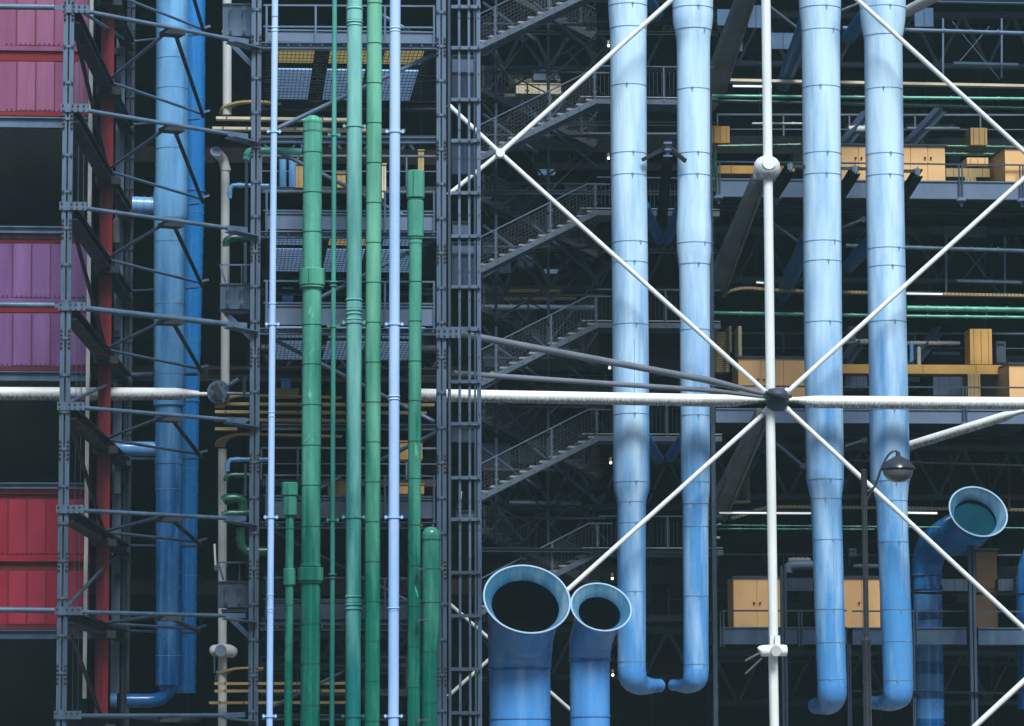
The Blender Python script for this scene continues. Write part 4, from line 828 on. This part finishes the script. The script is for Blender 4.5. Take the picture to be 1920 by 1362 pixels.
for lab, bx, kd in CL:
    b = MB()
    if kd == 'box':
        b.pbox(*bx, 107.4, .6); b.pbox(bx[0] + 1.5, bx[1] + 2, bx[2] - 1.5, bx[3] - 2, 107.37, .1); b.pbox(bx[0] + 3, bx[1] + 5, bx[2] - 3, bx[1] + 7, 107.34, .1, steel3); tag(b.build('control_box', steelf), lab, 'box')
    elif kd == 'tank':
        ym = (bx[1] + bx[3]) / 2; rr_ = S((bx[3] - bx[1]) / 2, 107.5); a, e = P(bx[0], ym, 107.5), P(bx[2], ym, 107.5)
        b.sweep([a, a.lerp(e, .03), a.lerp(e, .97), e], [rr_ * .7, rr_, rr_, rr_ * .7], 18)
        for k in range(1, 5): q = a.lerp(e, k / 5); b.tube(q, q + Vector((.04, 0, 0)), rr_ + .02, n=18)
        tag(b.build('rear_tank', cream if 'pale' in lab else steelf), lab, 'duct')
    else:
        xm = (bx[0] + bx[2]) / 2; b.lathe([(P(xm, bx[3], 107), S(4, 107)), (P(xm, bx[1] + 3, 107), S(4, 107)), (P(xm, bx[1], 107), S(2.4, 107))], 16); tag(b.build('cylinder_bottle', bluef if 'blue' in lab else cream), lab, 'cylinder')
# tangled bracing just behind the stair flights
for i, y0 in enumerate((-15, 194, 403, 612, 821)):
    t = thing('stair_bracing', ('topmost', 'second', 'third', 'fourth', 'lowest')[i] + ' set of crossed thin braces just behind the stair flights', 'bracing', P(1010, y0 + 190, 105.6), 'crossed braces behind the stairs')
    for (xa, ya, xb, yb, r_, m) in ((905, 20, 1010, 95, .05, steel2), (905, 120, 1030, 40, .045, steel2), (940, 192, 1080, 100, .04, steel3), (1000, 20, 1120, 120, .05, steel2), (960, 60, 1040, 165, .035, steel3), (1030, 165, 1130, 70, .035, steel3), (930, 0, 930, 200, .05, steel2), (1028, 0, 1028, 200, .05, steel2), (905, 60, 1135, 62, .04, steel3), (905, 150, 1135, 152, .04, steel3)):
        b = MB(); b.tube(P(xa, ya + y0, 105.5), P(xb, yb + y0, 105.7), r_, n=6); b.build('brace', m, t)
# ================================================================== RIGHT BALCONIES
DBal = 104.0
b = vbox(1337, 180, 1400, 103.2, 8, .3, yref=800)
c = P(1337, 800, 103.2)
for k in range(60): b.box(c.x + .05, c.x + .075, 103.17, 103.2, k * .33, k * .33 + .05, bolt)
tag(b.build('edge_post', steel2), 'long riveted dark post along the right side of the stairs', 'post')
def balcony(label, yp, hp, yr, x0, x1, posts, m, under=True, segs=None):
    t = thing('balcony', label, 'balcony', P(x0, yp + hp, DBal), 'service balconies at the right')
    sl = 0.017 * (1376 - yp) / 1200
    for (xa, xb) in (segs or [(x0, x1)]):
        A = P(xa, yp + (xa - x0) * sl, DBal); B = P(xb, yp + (xb - x0) * sl, DBal); z = (A.z + B.z) / 2; h = S(hp, DBal)
        b = MB(); b.box(A.x, B.x, DBal, DBal + .05, z - h, z); b.box(A.x, B.x, DBal - .06, DBal + .12, z - h - .05, z - h); b.box(A.x, B.x, DBal - .04, DBal + .1, z, z + .04)
        b.build('fascia', m, t)
        b = MB(); b.box(A.x, B.x, DBal + .06, DBal + 4.5, z - h + .02, z - h + .16); b.build('floor_deck', steel3, t)
        rt = z + S(yp - yr, DBal)
        b = MB(); b.beam(Vector((A.x, DBal, rt)), Vector((B.x, DBal, rt)), .04, .05); b.build('handrail', steel2, t)
    for x in posts:
        q = P(x, yp, DBal)
        b = MB(); b.box(q.x - .07, q.x - .03, DBal - .12, DBal - .07, z - h - .12, rt); b.box(q.x + .03, q.x + .07, DBal - .12, DBal - .07, z - h - .12, rt); b.build('rail_post', steel2, t)
        if under:
            b = MB(); b.lathe([(Vector((q.x, DBal - .1, z - h - d_)), r_) for d_, r_ in ((.02, .14), (.12, .17), (.2, .05), (.3, .04))], 8); b.build('foot', steel, t)
    return t
balcony('upper right balcony with grey fascia and apricot cabinets on it', 336, 30, 301, 1342, 1960, (1346, 1454, 1800, 1914), greyp)
balcony('middle right balcony mostly hidden by the thick white strut', 767, 22, 722, 1342, 1960, (1808,), greyp)
balcony('dim lower right balcony in three fascia lengths', 1178, 27, 1145, 1353, 1960, (1353, 1500, 1715), steel, False, [(1353, 1588), (1598, 1812), (1834, 1960)])
for lab, y, xa, xb, D, m, h in (('grey ledge beam under the upper right balcony', 391, 1335, 1960, 106, steel2, 9), ('faint grey ledge under the middle right balcony', 813, 1340, 1960, 107, steel3, 8), ('faint ledge under the lower right balcony', 1238, 1345, 1960, 106, steel3, 6), ('thin grey beam above the right funnel', 1112, 1710, 1960, 105, steel3, 4), ('thin rail low at the right behind posts', 1296, 1600, 1960, 103, steel2, 3)):
    b = MB(); b.ibeam(P(xa, y, D), P(xb, y + .012 * (xb - xa), D), .25, S(h, D)); tag(b.build('ledge_beam', m), lab, 'beam')
# apricot cabinets
def cabinet(label, x0, y0, x1, y1, cols, rows=1, D=104.9, dep=1.2, m=orange, knobs=True, side=None):
    t = thing('cabinet', label, 'cabinet', P((x0 + x1) / 2, y1, D), 'apricot metal cabinets on the right balconies')
    b = MB(); b.pbox(x0, y0, x1, y1, D, dep); b.build('carcass', m, t)
    b = MB(); a = P(x0, y0, D); e = P(x1, y0, D); b.box(a.x - .05, e.x + .05, D - .1, D + dep + .05, a.z, a.z + .06); b.build('top', steel2, t)
    for i in range(cols):
        for j in range(rows):
            xa = x0 + (x1 - x0) * i / cols; xb = x0 + (x1 - x0) * (i + 1) / cols; ya = y0 + (y1 - y0) * j / rows; yb = y0 + (y1 - y0) * (j + 1) / rows
            b = MB(); b.pbox(xa + .7, ya + .8, xb - .7, yb - .8, D - .04, .035); d_ = b.build('door', m, t)
            if knobs and j == 0:
                kx = xb - 5 if i % 2 == 0 else xa + 6; q = P(kx, (ya + yb) / 2 + (6 if rows > 1 else 0), D - .06); b = MB(); b.lathe([(q, .035), (q + Vector((0, -.04, 0)), .03)], 10, axis=Vector((0, 1, 0)))
                b.build('knob', steel3, d_)
    return t
cabinet('apricot cabinet on the upper balcony seen either side of the farthest duct', 1577, 273, 1772, 342, 6, 2)
cabinet('apricot cabinet at the right edge of the upper balcony', 1884, 279, 1990, 348, 2, 1, 103.9 + .3, 5)
cabinet('apricot cabinet on the middle balcony just behind the white column', 1384, 672, 1512, 752, 3)
cabinet('apricot cabinet at the right edge of the middle balcony', 1892, 684, 1990, 756, 2, 1, 104.4, 5)
cabinet('apricot cabinet on the lower balcony behind the white column', 1375, 1084, 1463, 1178, 2, 1)
cabinet('shaded apricot cabinet on the lower balcony between the two right-hand ducts', 1582, 1084, 1650, 1178, 2, 1)
cabinet('dim brown cabinet on the lower balcony beside the right post', 1830, 1032, 1870, 1178, 1, 2, 107.5, 1, brownc, False)
# yellow structures
for lab, bx, D, m, nm in (('long yellow trunking box on the upper balcony left end', (1347, 311, 1490, 326), 105.2, yellow, 'trunking'), ('yellow duct box beside the second pale blue duct, high', (1332, 237, 1368, 268), 105.7, yellow, 'duct_box'), ('ochre trunking right of the upper balcony cabinet', (1774, 316, 1856, 332), 105.7, yellowd, 'trunking'),
        ('ochre upright box under the ochre trunking', (1809, 332, 1830, 346), 105.7, yellowd, 'duct_box'), ('apricot duct piece above the upper right cabinets', (1820, 240, 1851, 272), 105.7, ochred, 'duct_box'), ('short apricot duct piece between upper right cabinets', (1813, 296, 1853, 311), 105.7, orange, 'duct_box'),
        ('long ochre beam above the middle balcony', (1580, 684, 1880, 701), 105.7, yellow, 'trunking'), ('ochre upright post under the long ochre beam', (1815, 701.5, 1838, 744), 105.7, yellowd, 'upright_box'), ('tan riveted duct rising from the long ochre beam', (1819, 617, 1860, 683.5), 105.7, yellow, 'duct_box'),
        ('thin tan upright beside the stair post', (1368, 612, 1372, 660), 105.7, yellowd, 'upright_box'), ('thin cream upright above the middle cabinet', (1385, 612, 1391, 668), 105.7, creamy, 'upright_box'), ('ochre upright in the dark bay left of the white column', (1400, 860, 1406, 938), 108, yellowd, 'upright_box'),
        ('cream low ledge in the dark bay left of the white column', (1340, 939, 1408, 942), 108, creamy, 'trunking'), ('pale equipment panel behind the ochre beam, upper', (1748, 660, 1800, 683), 109, greyp, 'equipment_casing'), ('pale equipment panel under the ochre beam, right', (1750, 707, 1812, 742), 108, greyp, 'equipment_casing'), ('pale equipment panel under the ochre beam, between ducts', (1585, 706, 1626, 728), 108, greyp, 'equipment_casing'),
        ('narrow pale panel right of the farthest duct', (1703, 707, 1724, 716), 108, greyp, 'equipment_casing'), ('grey panel left of lower balcony cabinet pair', (1475, 1084, 1524, 1108), 107, steel2, 'equipment_casing'), ('grey panel right of the lower blue funnel pipe', (1765, 1086, 1815, 1108), 107, steel2, 'equipment_casing'), ('grey panel at the far right above the lower balcony', (1872, 1086, 1900, 1108), 107, steel2, 'equipment_casing')):
    b = MB(); b.pbox(*bx, D, .8)
    for k in range(3): b.pbox(bx[0] + (k + .5) * (bx[2] - bx[0]) / 3, bx[1] + 1, bx[0] + (k + .5) * (bx[2] - bx[0]) / 3 + .7, bx[3] - 1, D - .012, .05, steel3)
    tag(b.build(nm, m), lab, 'box' if 'box' in nm else 'panel' if 'panel' in nm else 'trunking')
t = thing('corrugated_duct', 'corrugated ochre duct behind the riveted post, mid height', 'duct', P(1352, 700, 107)); b = MB(); pr = []
for k in range(40): pr.append((P(1353, 700 - k * 1.95, 107), S(15 + (k % 2) * 1.2, 107)))
b.lathe(pr, 24); b.build('body', yellowd, t)
for lab, y0, yb in (('cream deck edge above the green pipes, upper right', 151, 0), ('curved ochre deck edge above the middle green pipes', 546, 1), ('dim curved ochre deck edge above the thin lower green pipes', 955, 2)):
    b = MB()
    if yb == 0: pts = [P(1332, y0, 105.5), P(1960, y0 + 12, 105.5)]
    elif yb == 1: pts = smooth([P(1356, 556, 105.5), P(1370, 546, 105.5), P(1400, 541, 105.5), P(1460, 545, 105.5), P(1600, 549, 105.5), P(1960, 556, 105.5)], 5)
    else: pts = smooth([P(1370, 972, 106.5), P(1395, 966, 106.5), P(1430, 954, 106.5), P(1500, 951, 106.5), P(1960, 957, 106.5)], 5)
    for p, q in zip(pts, pts[1:]): b.beam(p, q, .3, S(5, 105))
    n = 130
    if yb:
        for p, q in zip(pts, pts[1:]):
            m_ = max(1, int((q - p).length / .12))
            for k in range(m_): r_ = p.lerp(q, k / m_); b.box(r_.x - .012, r_.x + .012, r_.y - .17, r_.y - .15, r_.z - .04, r_.z + .04, bolt)
    tag(b.build('deck_edge', creamy if yb == 0 else yellowd), lab, 'deck edge', 'deck edges at the right')
for lab, x0, y0, x1, y1, r, D, m in (('bright green level pipe at the upper right', 1335, 180, 1960, 186, 3, 103.8, green), ('second green level pipe just under the bright one', 1335, 189, 1960, 204, 3, 104, greend), ('dark green level pipe left of the upper cabinets', 1345, 275, 1500, 272, 3.4, 105.5, greend), ('dark green level pipe between the upper cabinets, upper', 1772, 275, 1960, 277, 3.4, 106, greend), ('dark green level pipe between the upper cabinets, lower', 1772, 289, 1880, 290, 3, 106, greend),
        ('thick bright green level pipe right of the farthest duct, mid height', 1700, 578, 1960, 582, 5, 103.8, green), ('thin green level pipe from the riveted post, mid height', 1336, 587, 1700, 593, 3.4, 104.2, green), ('thin green level pipe right of the farthest duct, mid height', 1700, 593, 1960, 596, 3, 104.4, green), ('thin green level pipe at the lower balcony, upper', 1341, 985, 1960, 991, 1.6, 104, green), ('thin green level pipe at the lower balcony, lower', 1341, 992, 1640, 993, 1.4, 104, green)):
    b = MB(); b.tube(P(x0, y0, D), P(x1, y1, D), S(r, D), n=12)
    for k in range(1, 7): q = P(x0 + (x1 - x0) * k / 7, y0 + (y1 - y0) * k / 7, D); b.tube(q, q + Vector((.05, 0, 0)), S(r + 1.2, D), n=12)
    tag(b.build('level_pipe', m), lab, 'pipe', 'level green pipes at the right')
b = MB(); b.sweep(smooth([P(1352, 279, 105.6), P(1342, 285, 105.6), P(1340, 300, 105.6), P(1340, 365, 105.6)], 4), S(4, 105), 12); tag(b.build('drop_pipe', greend), 'dark green drop pipe at the left end of the upper balcony', 'pipe')
b = MB(); b.sweep(smooth([P(1352, 983, 103.9), P(1343, 986, 103.9), P(1342, 1000, 103.9), P(1342, 1020, 103.9)], 4), S(1.5, 105), 8); b.pbox(1339, 1006, 1350, 1010, 103.8, .05, cream); tag(b.build('drop_pipe', green), 'thin green drop pipe with clamp at the lower balcony', 'pipe')
for lab, x0, x1, y in (('lit tube lamp under the cream deck edge', 1374, 1447, 162), ('lit tube lamp right of the farthest duct, mid height', 1700, 1767, 551), ('long lit tube lamp over the lower balcony, left', 1349, 1520, 962), ('lit tube lamp over the lower balcony, right of farthest duct', 1700, 1757, 962), ('short lit tube lamp left of the white column', 1418, 1432, 530)):
    t = thing('tube_lamp', lab, 'lamp', P(x0, y, 104.6), 'lit tube lamps'); a = P(x0, y, 104.6); e = P(x1, y + 1, 104.6)
    b = MB(); b.tube(a, e, .03, n=8); b.build('tube', tubem, t); b = MB(); b.beam(a + Vector((0, .05, .06)), e + Vector((0, .05, .06)), .1, .04); b.build('casing', steel2, t)
# hung lighting trapezes in the open bays
for lab, dx, dy, m in (('hanging grey bar with crossed wires, upper right bay', 0, 0, steel), ('hanging grey bar with crossed wires, middle right bay', 6, 408, steel), ('dim crossed wires and hangers in the lower right bay', 14, 811, steel3)):
    t = thing('hanging_frame', lab, 'frame', P(1830 + dx, 140 + dy, 106), 'hanging frames in the right bays')
    for x in (1768, 1878): b = MB(); b.beam(P(x + dx, 35 + dy, 106), P(x + dx, 146 + dy, 106), .06, .06, Vector((0, 1, 0))); b.build('hanger', m, t)
    b = MB(); b.tube(P(1785 + dx, 40 + dy, 106.2), P(1875 + dx, 150 + dy, 106.2), .012, n=5); b.build('wire', m, t)
    b = MB(); b.tube(P(1855 + dx, 50 + dy, 106.2), P(1800 + dx, 115 + dy, 106.2), .012, n=5); b.build('wire', m, t)
    if dy < 700: b = MB(); b.beam(P(1787 + dx, 119 + dy, 105.8), P(1908 + dx, 122 + dy, 105.8), .2, .08); b.build('bar', m, t)
    b = MB(); b.tube(P(1580 + dx, 53 + dy, 105), P(1960, 64 + dy, 105), S(4 if dy < 700 else 2.5, 105), n=12)
    for k in range(5): q = P(1720 + k * 50, 57 + dy + k, 105); b.tube(q, q + Vector((.04, 0, 0)), S(5, 105), n=10)
    b.build('level_tube', m if dy else steel, t)
for lab, pts in (('thin grey stay from the white column to the duct, top', (1442, 12, 1500, 57)), ('thin grey stay between the right-hand ducts, top', (1578, 20, 1620, 3)), ('thin grey stay from the white column to the duct, mid height', (1448, 418, 1502, 458)), ('thin grey stay between the right-hand ducts, mid height', (1578, 428, 1618, 412)), ('dim grey stay below the big hub', (1455, 832, 1505, 874)), ('dim grey stay between the right-hand ducts, low', (1584, 838, 1620, 826))):
    b = MB(); p, q = P(pts[0], pts[1], 103), P(pts[2], pts[3], 103); b.tube(p, q, S(3.2, 103), n=8); b.lathe([(q + Vector((0, -.05, 0)), .1), (q + Vector((0, .05, 0)), .1)], 12, axis=Vector((0, 1, 0))); tag(b.build('stay', steel2), lab, 'stay')
for lab, pts in (('shadowed diagonal brace behind the upper right cabinets', (1765, 205, 1700, 275)), ('shadowed diagonal brace behind the ochre beam', (1760, 620, 1705, 690)), ('shadowed diagonal brace between the ducts, upper', (1625, 215, 1580, 275)), ('shadowed diagonal brace between the ducts, middle', (1625, 620, 1585, 680))):
    b = MB(); b.ibeam(P(pts[0], pts[1], 108), P(pts[2], pts[3], 107), .3, .3); tag(b.build('rear_brace', steel2), lab, 'brace')
b = MB(); b.sweep([P(1760, -10, 103), P(1700, 22, 104.5)], S(11, 103), 20); tag(b.build('tie_strut', cream), 'dirty pale strut end in the top right behind the farthest duct', 'strut')
# lower right posts
for lab, x, y0, w_ in (('paired grey post just right of the white column foot', 1471, 1062, 11), ('thin grey post between the lower right ducts', 1593, 1208, 7), ('paired grey post in front of the lower right balcony', 1825, 1015, 13), ('thin dark post right of the farthest duct foot', 1714, 1210, 5)):
    c = P(x, (y0 + 1362) / 2, 103); h = S(w_, 103) / 2; b = MB(); z1 = P(x, y0, 103).z
    b.box(c.x - h, c.x - h * .2, 103, 103.2, 0, z1); b.box(c.x + h * .2, c.x + h, 103, 103.2, 0, z1); b.box(c.x - h * .2 + .001, c.x + h * .2 - .001, 103.1, 103.15, 0, z1, steel3)
    tag(b.build('grey_post', steel2), lab, 'post', 'grey posts at the lower right')

# ================================================================== FUNNELS
rimm = mat('funnel_rim', (0.30, 0.46, 0.60), 0.4, 0.1, 0.2)
def funnel(label, D, xp, hw, y0, path_end, mouth, R0, r0, nrm, depth, neckr, seamy=None, m=bluef, grate=False):
    t = thing('air_funnel', label, 'funnel', P(xp, 1376, D), 'blue funnel-mouthed air intakes')
    c0 = P(xp, y0, D); base = Vector((c0.x, D, 0))
    n = nrm.normalized(); mc = P(*mouth)
    throat = mc - n * depth
    b = MB(); rp = S(hw, D)
    b.lathe([(base, rp), (Vector((c0.x, D, c0.z - .1)), rp), (Vector((c0.x, D, c0.z - .06)), rp - .02)], 56)
    b.build('pipe', m, t)
    b = MB(); q = Vector((c0.x, D, c0.z - .06)); b.lathe([(q + Vector((0, 0, z)), rp + d_) for z, d_ in ((-.04, .01), (-.02, .05), (.02, .05), (.04, .0))], 56); b.build('flange', blued, t)
    if seamy:
        q = P(xp, seamy, D); q = Vector((c0.x, D, q.z)); b = MB(); b.lathe([(q + Vector((0, 0, z)), rp + d_) for z, d_ in ((-.02, .0), (-.02, .02), (.02, .02), (.02, .0))], 56, False); b.build('hoop', m, t)
    if grate:
        b = MB(); b.lathe([(throat - n * .12, r0 - .02), (throat - n * .14, r0 - .02)], 40, True, axis=n)
        b.build('grille', grille, t)
    # elbow: quadratic curve from pipe top to throat
    p0 = Vector((c0.x, D, c0.z - .05)); L_ = (throat - p0).length
    p1 = p0 + Vector((0, 0, 1)) * L_ * .42; p2 = throat - n * L_ * .42
    pts = [((1 - u) ** 3) * p0 + 3 * (1 - u) ** 2 * u * p1 + 3 * (1 - u) * u * u * p2 + u ** 3 * throat for u in [i / 20 for i in range(21)]]
    b = MB(); b.sweep(pts, [rp + .015 + (neckr - rp) * i / 20 for i in range(21)], 56, False)
    for k in (5, 12): b.sweep([pts[k], pts[k] + (pts[k + 1] - pts[k]) * .12], rp + .02 + (neckr - rp) * k / 20 + .012, 56, False, m=m)
    b.build('elbow', m, t)
    # flare, outside and inside
    pr = []
    for i in range(9): u = i / 8; pr.append((throat + n * depth * u, neckr + .015 + (R0 - neckr) * (u ** 1.5)))
    b = MB(); b.lathe(pr, 64, False, axis=n); 
    pr2 = [(mc, R0 + .015), (mc + n * .02, R0 + .02), (mc + n * .035, R0), (mc + n * .02, R0 - .03)]
    b.lathe(pr2, 64, False, axis=n, m=rimm)
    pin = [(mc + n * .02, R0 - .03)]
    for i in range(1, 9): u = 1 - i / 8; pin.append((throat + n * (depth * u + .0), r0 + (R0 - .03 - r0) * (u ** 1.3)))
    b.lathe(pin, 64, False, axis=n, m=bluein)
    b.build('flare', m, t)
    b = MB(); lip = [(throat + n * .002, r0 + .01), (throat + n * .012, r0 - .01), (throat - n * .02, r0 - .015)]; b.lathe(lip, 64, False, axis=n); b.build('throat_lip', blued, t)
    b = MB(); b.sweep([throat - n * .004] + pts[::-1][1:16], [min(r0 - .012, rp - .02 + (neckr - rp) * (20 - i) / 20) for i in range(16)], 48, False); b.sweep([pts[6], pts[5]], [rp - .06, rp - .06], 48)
    b.build('shaft_dark_sleeve', black, t)  # black sleeve: the darkness inside the throat put into its colour
    return t
up36 = Vector((0.02, -.80, .60))
funnel('large blue funnel, bigger of the pair at bottom centre', 94.0, 974.5, 57.5, 1250, None, (988, 1124, 92.6), S(82, 92.6), S(65, 92.6), Vector((0.06, -.80, .60)), .33, S(66.5, 93), 1347)
funnel('smaller blue funnel of the pair at bottom centre', 94.0, 1105.5, 37.5, 1234, None, (1127, 1139, 93.0), S(57.5, 93), S(41, 93), Vector((.08, -.80, .60)), .28, S(42.5, 93), 1343)
# right funnel, its pipe steps behind the lower balcony
t = funnel('blue funnel at the right edge, leaning right behind a white rod', 106.0, 1738, 27, 1075, None, (1834, 960, 102.6), S(57, 102.6), S(43, 102.6), Vector((.10, -.85, .50)), .36, S(44.5, 103), None, blued2, True)
for y0, y1, ex in ((1098, 1106, 3), (1150, 1160, 2.5), (1245, 1262, 2.5), (1300, 1308, 2), (1350, 1358, 2)):
    b = MB(); c0 = P(1738, y0, 106); c1 = P(1738, y1, 106); x = P(1738, 1075, 106).x
    b.lathe([(Vector((x, 106, c1.z)), S(27 + ex, 106)), (Vector((x, 106, c0.z)), S(27 + ex, 106))], 40); b.build('collar', blued, t)
for y0, y1 in ((1109, 1148), (1163, 1240), (1265, 1298), (1311, 1348)):
    b = MB(); c0 = P(1738, y0, 106); c1 = P(1738, y1, 106); b.lathe([(Vector((x, 106, c1.z)), S(28, 106)), (Vector((x, 106, c0.z)), S(28, 106))], 40); b.build('sleeve', bluef, t)
t = thing('duct', 'blue duct cut by the right edge of the frame', 'duct', P(1925, 1180, 106)); b = MB(); b.lathe([(P(1930, 1330, 106), S(22, 106)), (P(1930, 1090, 106), S(26, 106)), (P(1932, 1060, 106), S(24, 106)), (P(1936, 1025, 106), S(16, 106))], 32); b.build('body', blued, t)
b = MB(); b.lathe([(P(1930, 1114, 106), S(27.5, 106)), (P(1930, 1106, 106), S(27.5, 106))], 32); b.build('collar', blued, t)
for lab, bx in (('dim bluish ceiling pane at the top, left of the white column', (1345, 18, 1395, 48)), ('dim bluish ceiling pane at the top beside the white column', (1402, 10, 1432, 52)), ('dim bluish ceiling pane just right of the white column top', (1446, 62, 1490, 92)), ('dim bluish ceiling pane left of the column, lower of two', (1350, 70, 1392, 96)), ('dim bluish ceiling pane between duct and right frames, top', (1715, 15, 1750, 50)), ('dim bluish pane above the third tie strut', (1770, 425, 1850, 445))):
    b = MB(); b.pbox(*bx, 108, .1); b.pbox((bx[0] + bx[2]) / 2, bx[1] + .5, (bx[0] + bx[2]) / 2 + 1, bx[3] - .5, 107.98, .06, steel3); tag(b.build('ceiling_pane', dimpane), lab, 'pane')
b = MB(); b.ibeam(P(1745, 1, 104), P(1960, 5, 104), .25, S(8, 104)); tag(b.build('girder', greyp), 'pale girder cut by the top edge at the right', 'girder')
b = MB(); b.sweep(smooth([P(1477, 1074, 107), P(1480, 1062, 107), P(1500, 1060, 107), P(1530, 1060, 107)], 4), S(9, 107), 16); tag(b.build('rear_duct', greyp), 'pale rounded duct end above the lower balcony', 'duct')

# ================================================================== STREET LAMP
DX = 77.0
t = thing('street_lamp', 'dark street lamp with curved arm before the farthest pale duct', 'street lamp', (P(1623, 1376, DX).x, DX, 0))
x = P(1623, 1100, DX).x
b = MB(); b.lathe([(Vector((x, DX, z)), r) for z, r in ((-.1, .13), (.6, .13), (.65, .1), (P(1623, 1215, DX).z, .095), (P(1623, 1205, DX).z, .12), (P(1623, 1200, DX).z, .12), (P(1623, 1196, DX).z, .065), (P(1623, 950, DX).z, .06), (P(1623, 949, DX).z, .075), (P(1623, 884, DX).z, .07), (P(1623, 882, DX).z, .08), (P(1623, 880, DX).z, .05))], 20); b.build('pole', lampbody, t)
b = MB(); b.sweep(smooth([P(1626, 922, DX), P(1640, 912, DX), P(1652, 880, DX), P(1664, 856, DX), P(1676, 846, DX), P(1684, 849, DX)], 5), S(2.3, DX), 10); b.tube(P(1624, 940, DX), P(1642, 908, DX), .025, n=8); b.build('arm', lampbody, t)
c = P(1684, 872, DX); u = S(1, DX); ax = Vector((.06, -.12, 1))
b = MB(); b.lathe([(c + Vector((0, 0, z * u)), r * u) for z, r in ((-10, 31), (-7, 33), (-3, 31), (3, 27), (9, 20), (14, 11), (17, 5), (24, 4), (26, 0.5))][::1], 40); b.build('hood', lampbody, t)
b = MB(); b.lathe([(c + Vector((0, 0, z * u)), r * u) for z, r in ((-34, 1), (-32.5, 12), (-27, 22), (-19, 28), (-10.5, 30))], 36)
for k in range(7): a = k * .9; b.tube(c + Vector((math.cos(a) * 26.3 * u, math.sin(a) * 26.3 * u, -17 * u)), c + Vector((math.cos(a) * 29.3 * u, math.sin(a) * 29.3 * u, -10 * u)), .01, n=5, m=lampbody)
b.build('glass_bowl', glass, t)
print('objects', len(bpy.data.objects))

# thin volume added only to lift the blacks and tint them teal
b = MB(); b.box(-110, 110, -60, 200, -1.2, 36)
hz = b.build('black_lift_haze', black); hz.data.materials.clear(); hm = bpy.data.materials.new('black_lift_haze'); hm.use_nodes = True
n_ = hm.node_tree.nodes; n_.remove(n_['Principled BSDF']); pv = n_.new('ShaderNodeVolumePrincipled')
pv.inputs['Color'].default_value = (0.55, 0.92, 1.0, 1); pv.inputs['Density'].default_value = HAZE; pv.inputs['Anisotropy'].default_value = 0.0
hm.node_tree.links.new(pv.outputs[0], n_['Material Output'].inputs['Volume']); hz.data.materials.append(hm); hz['kind'] = 'stuff'
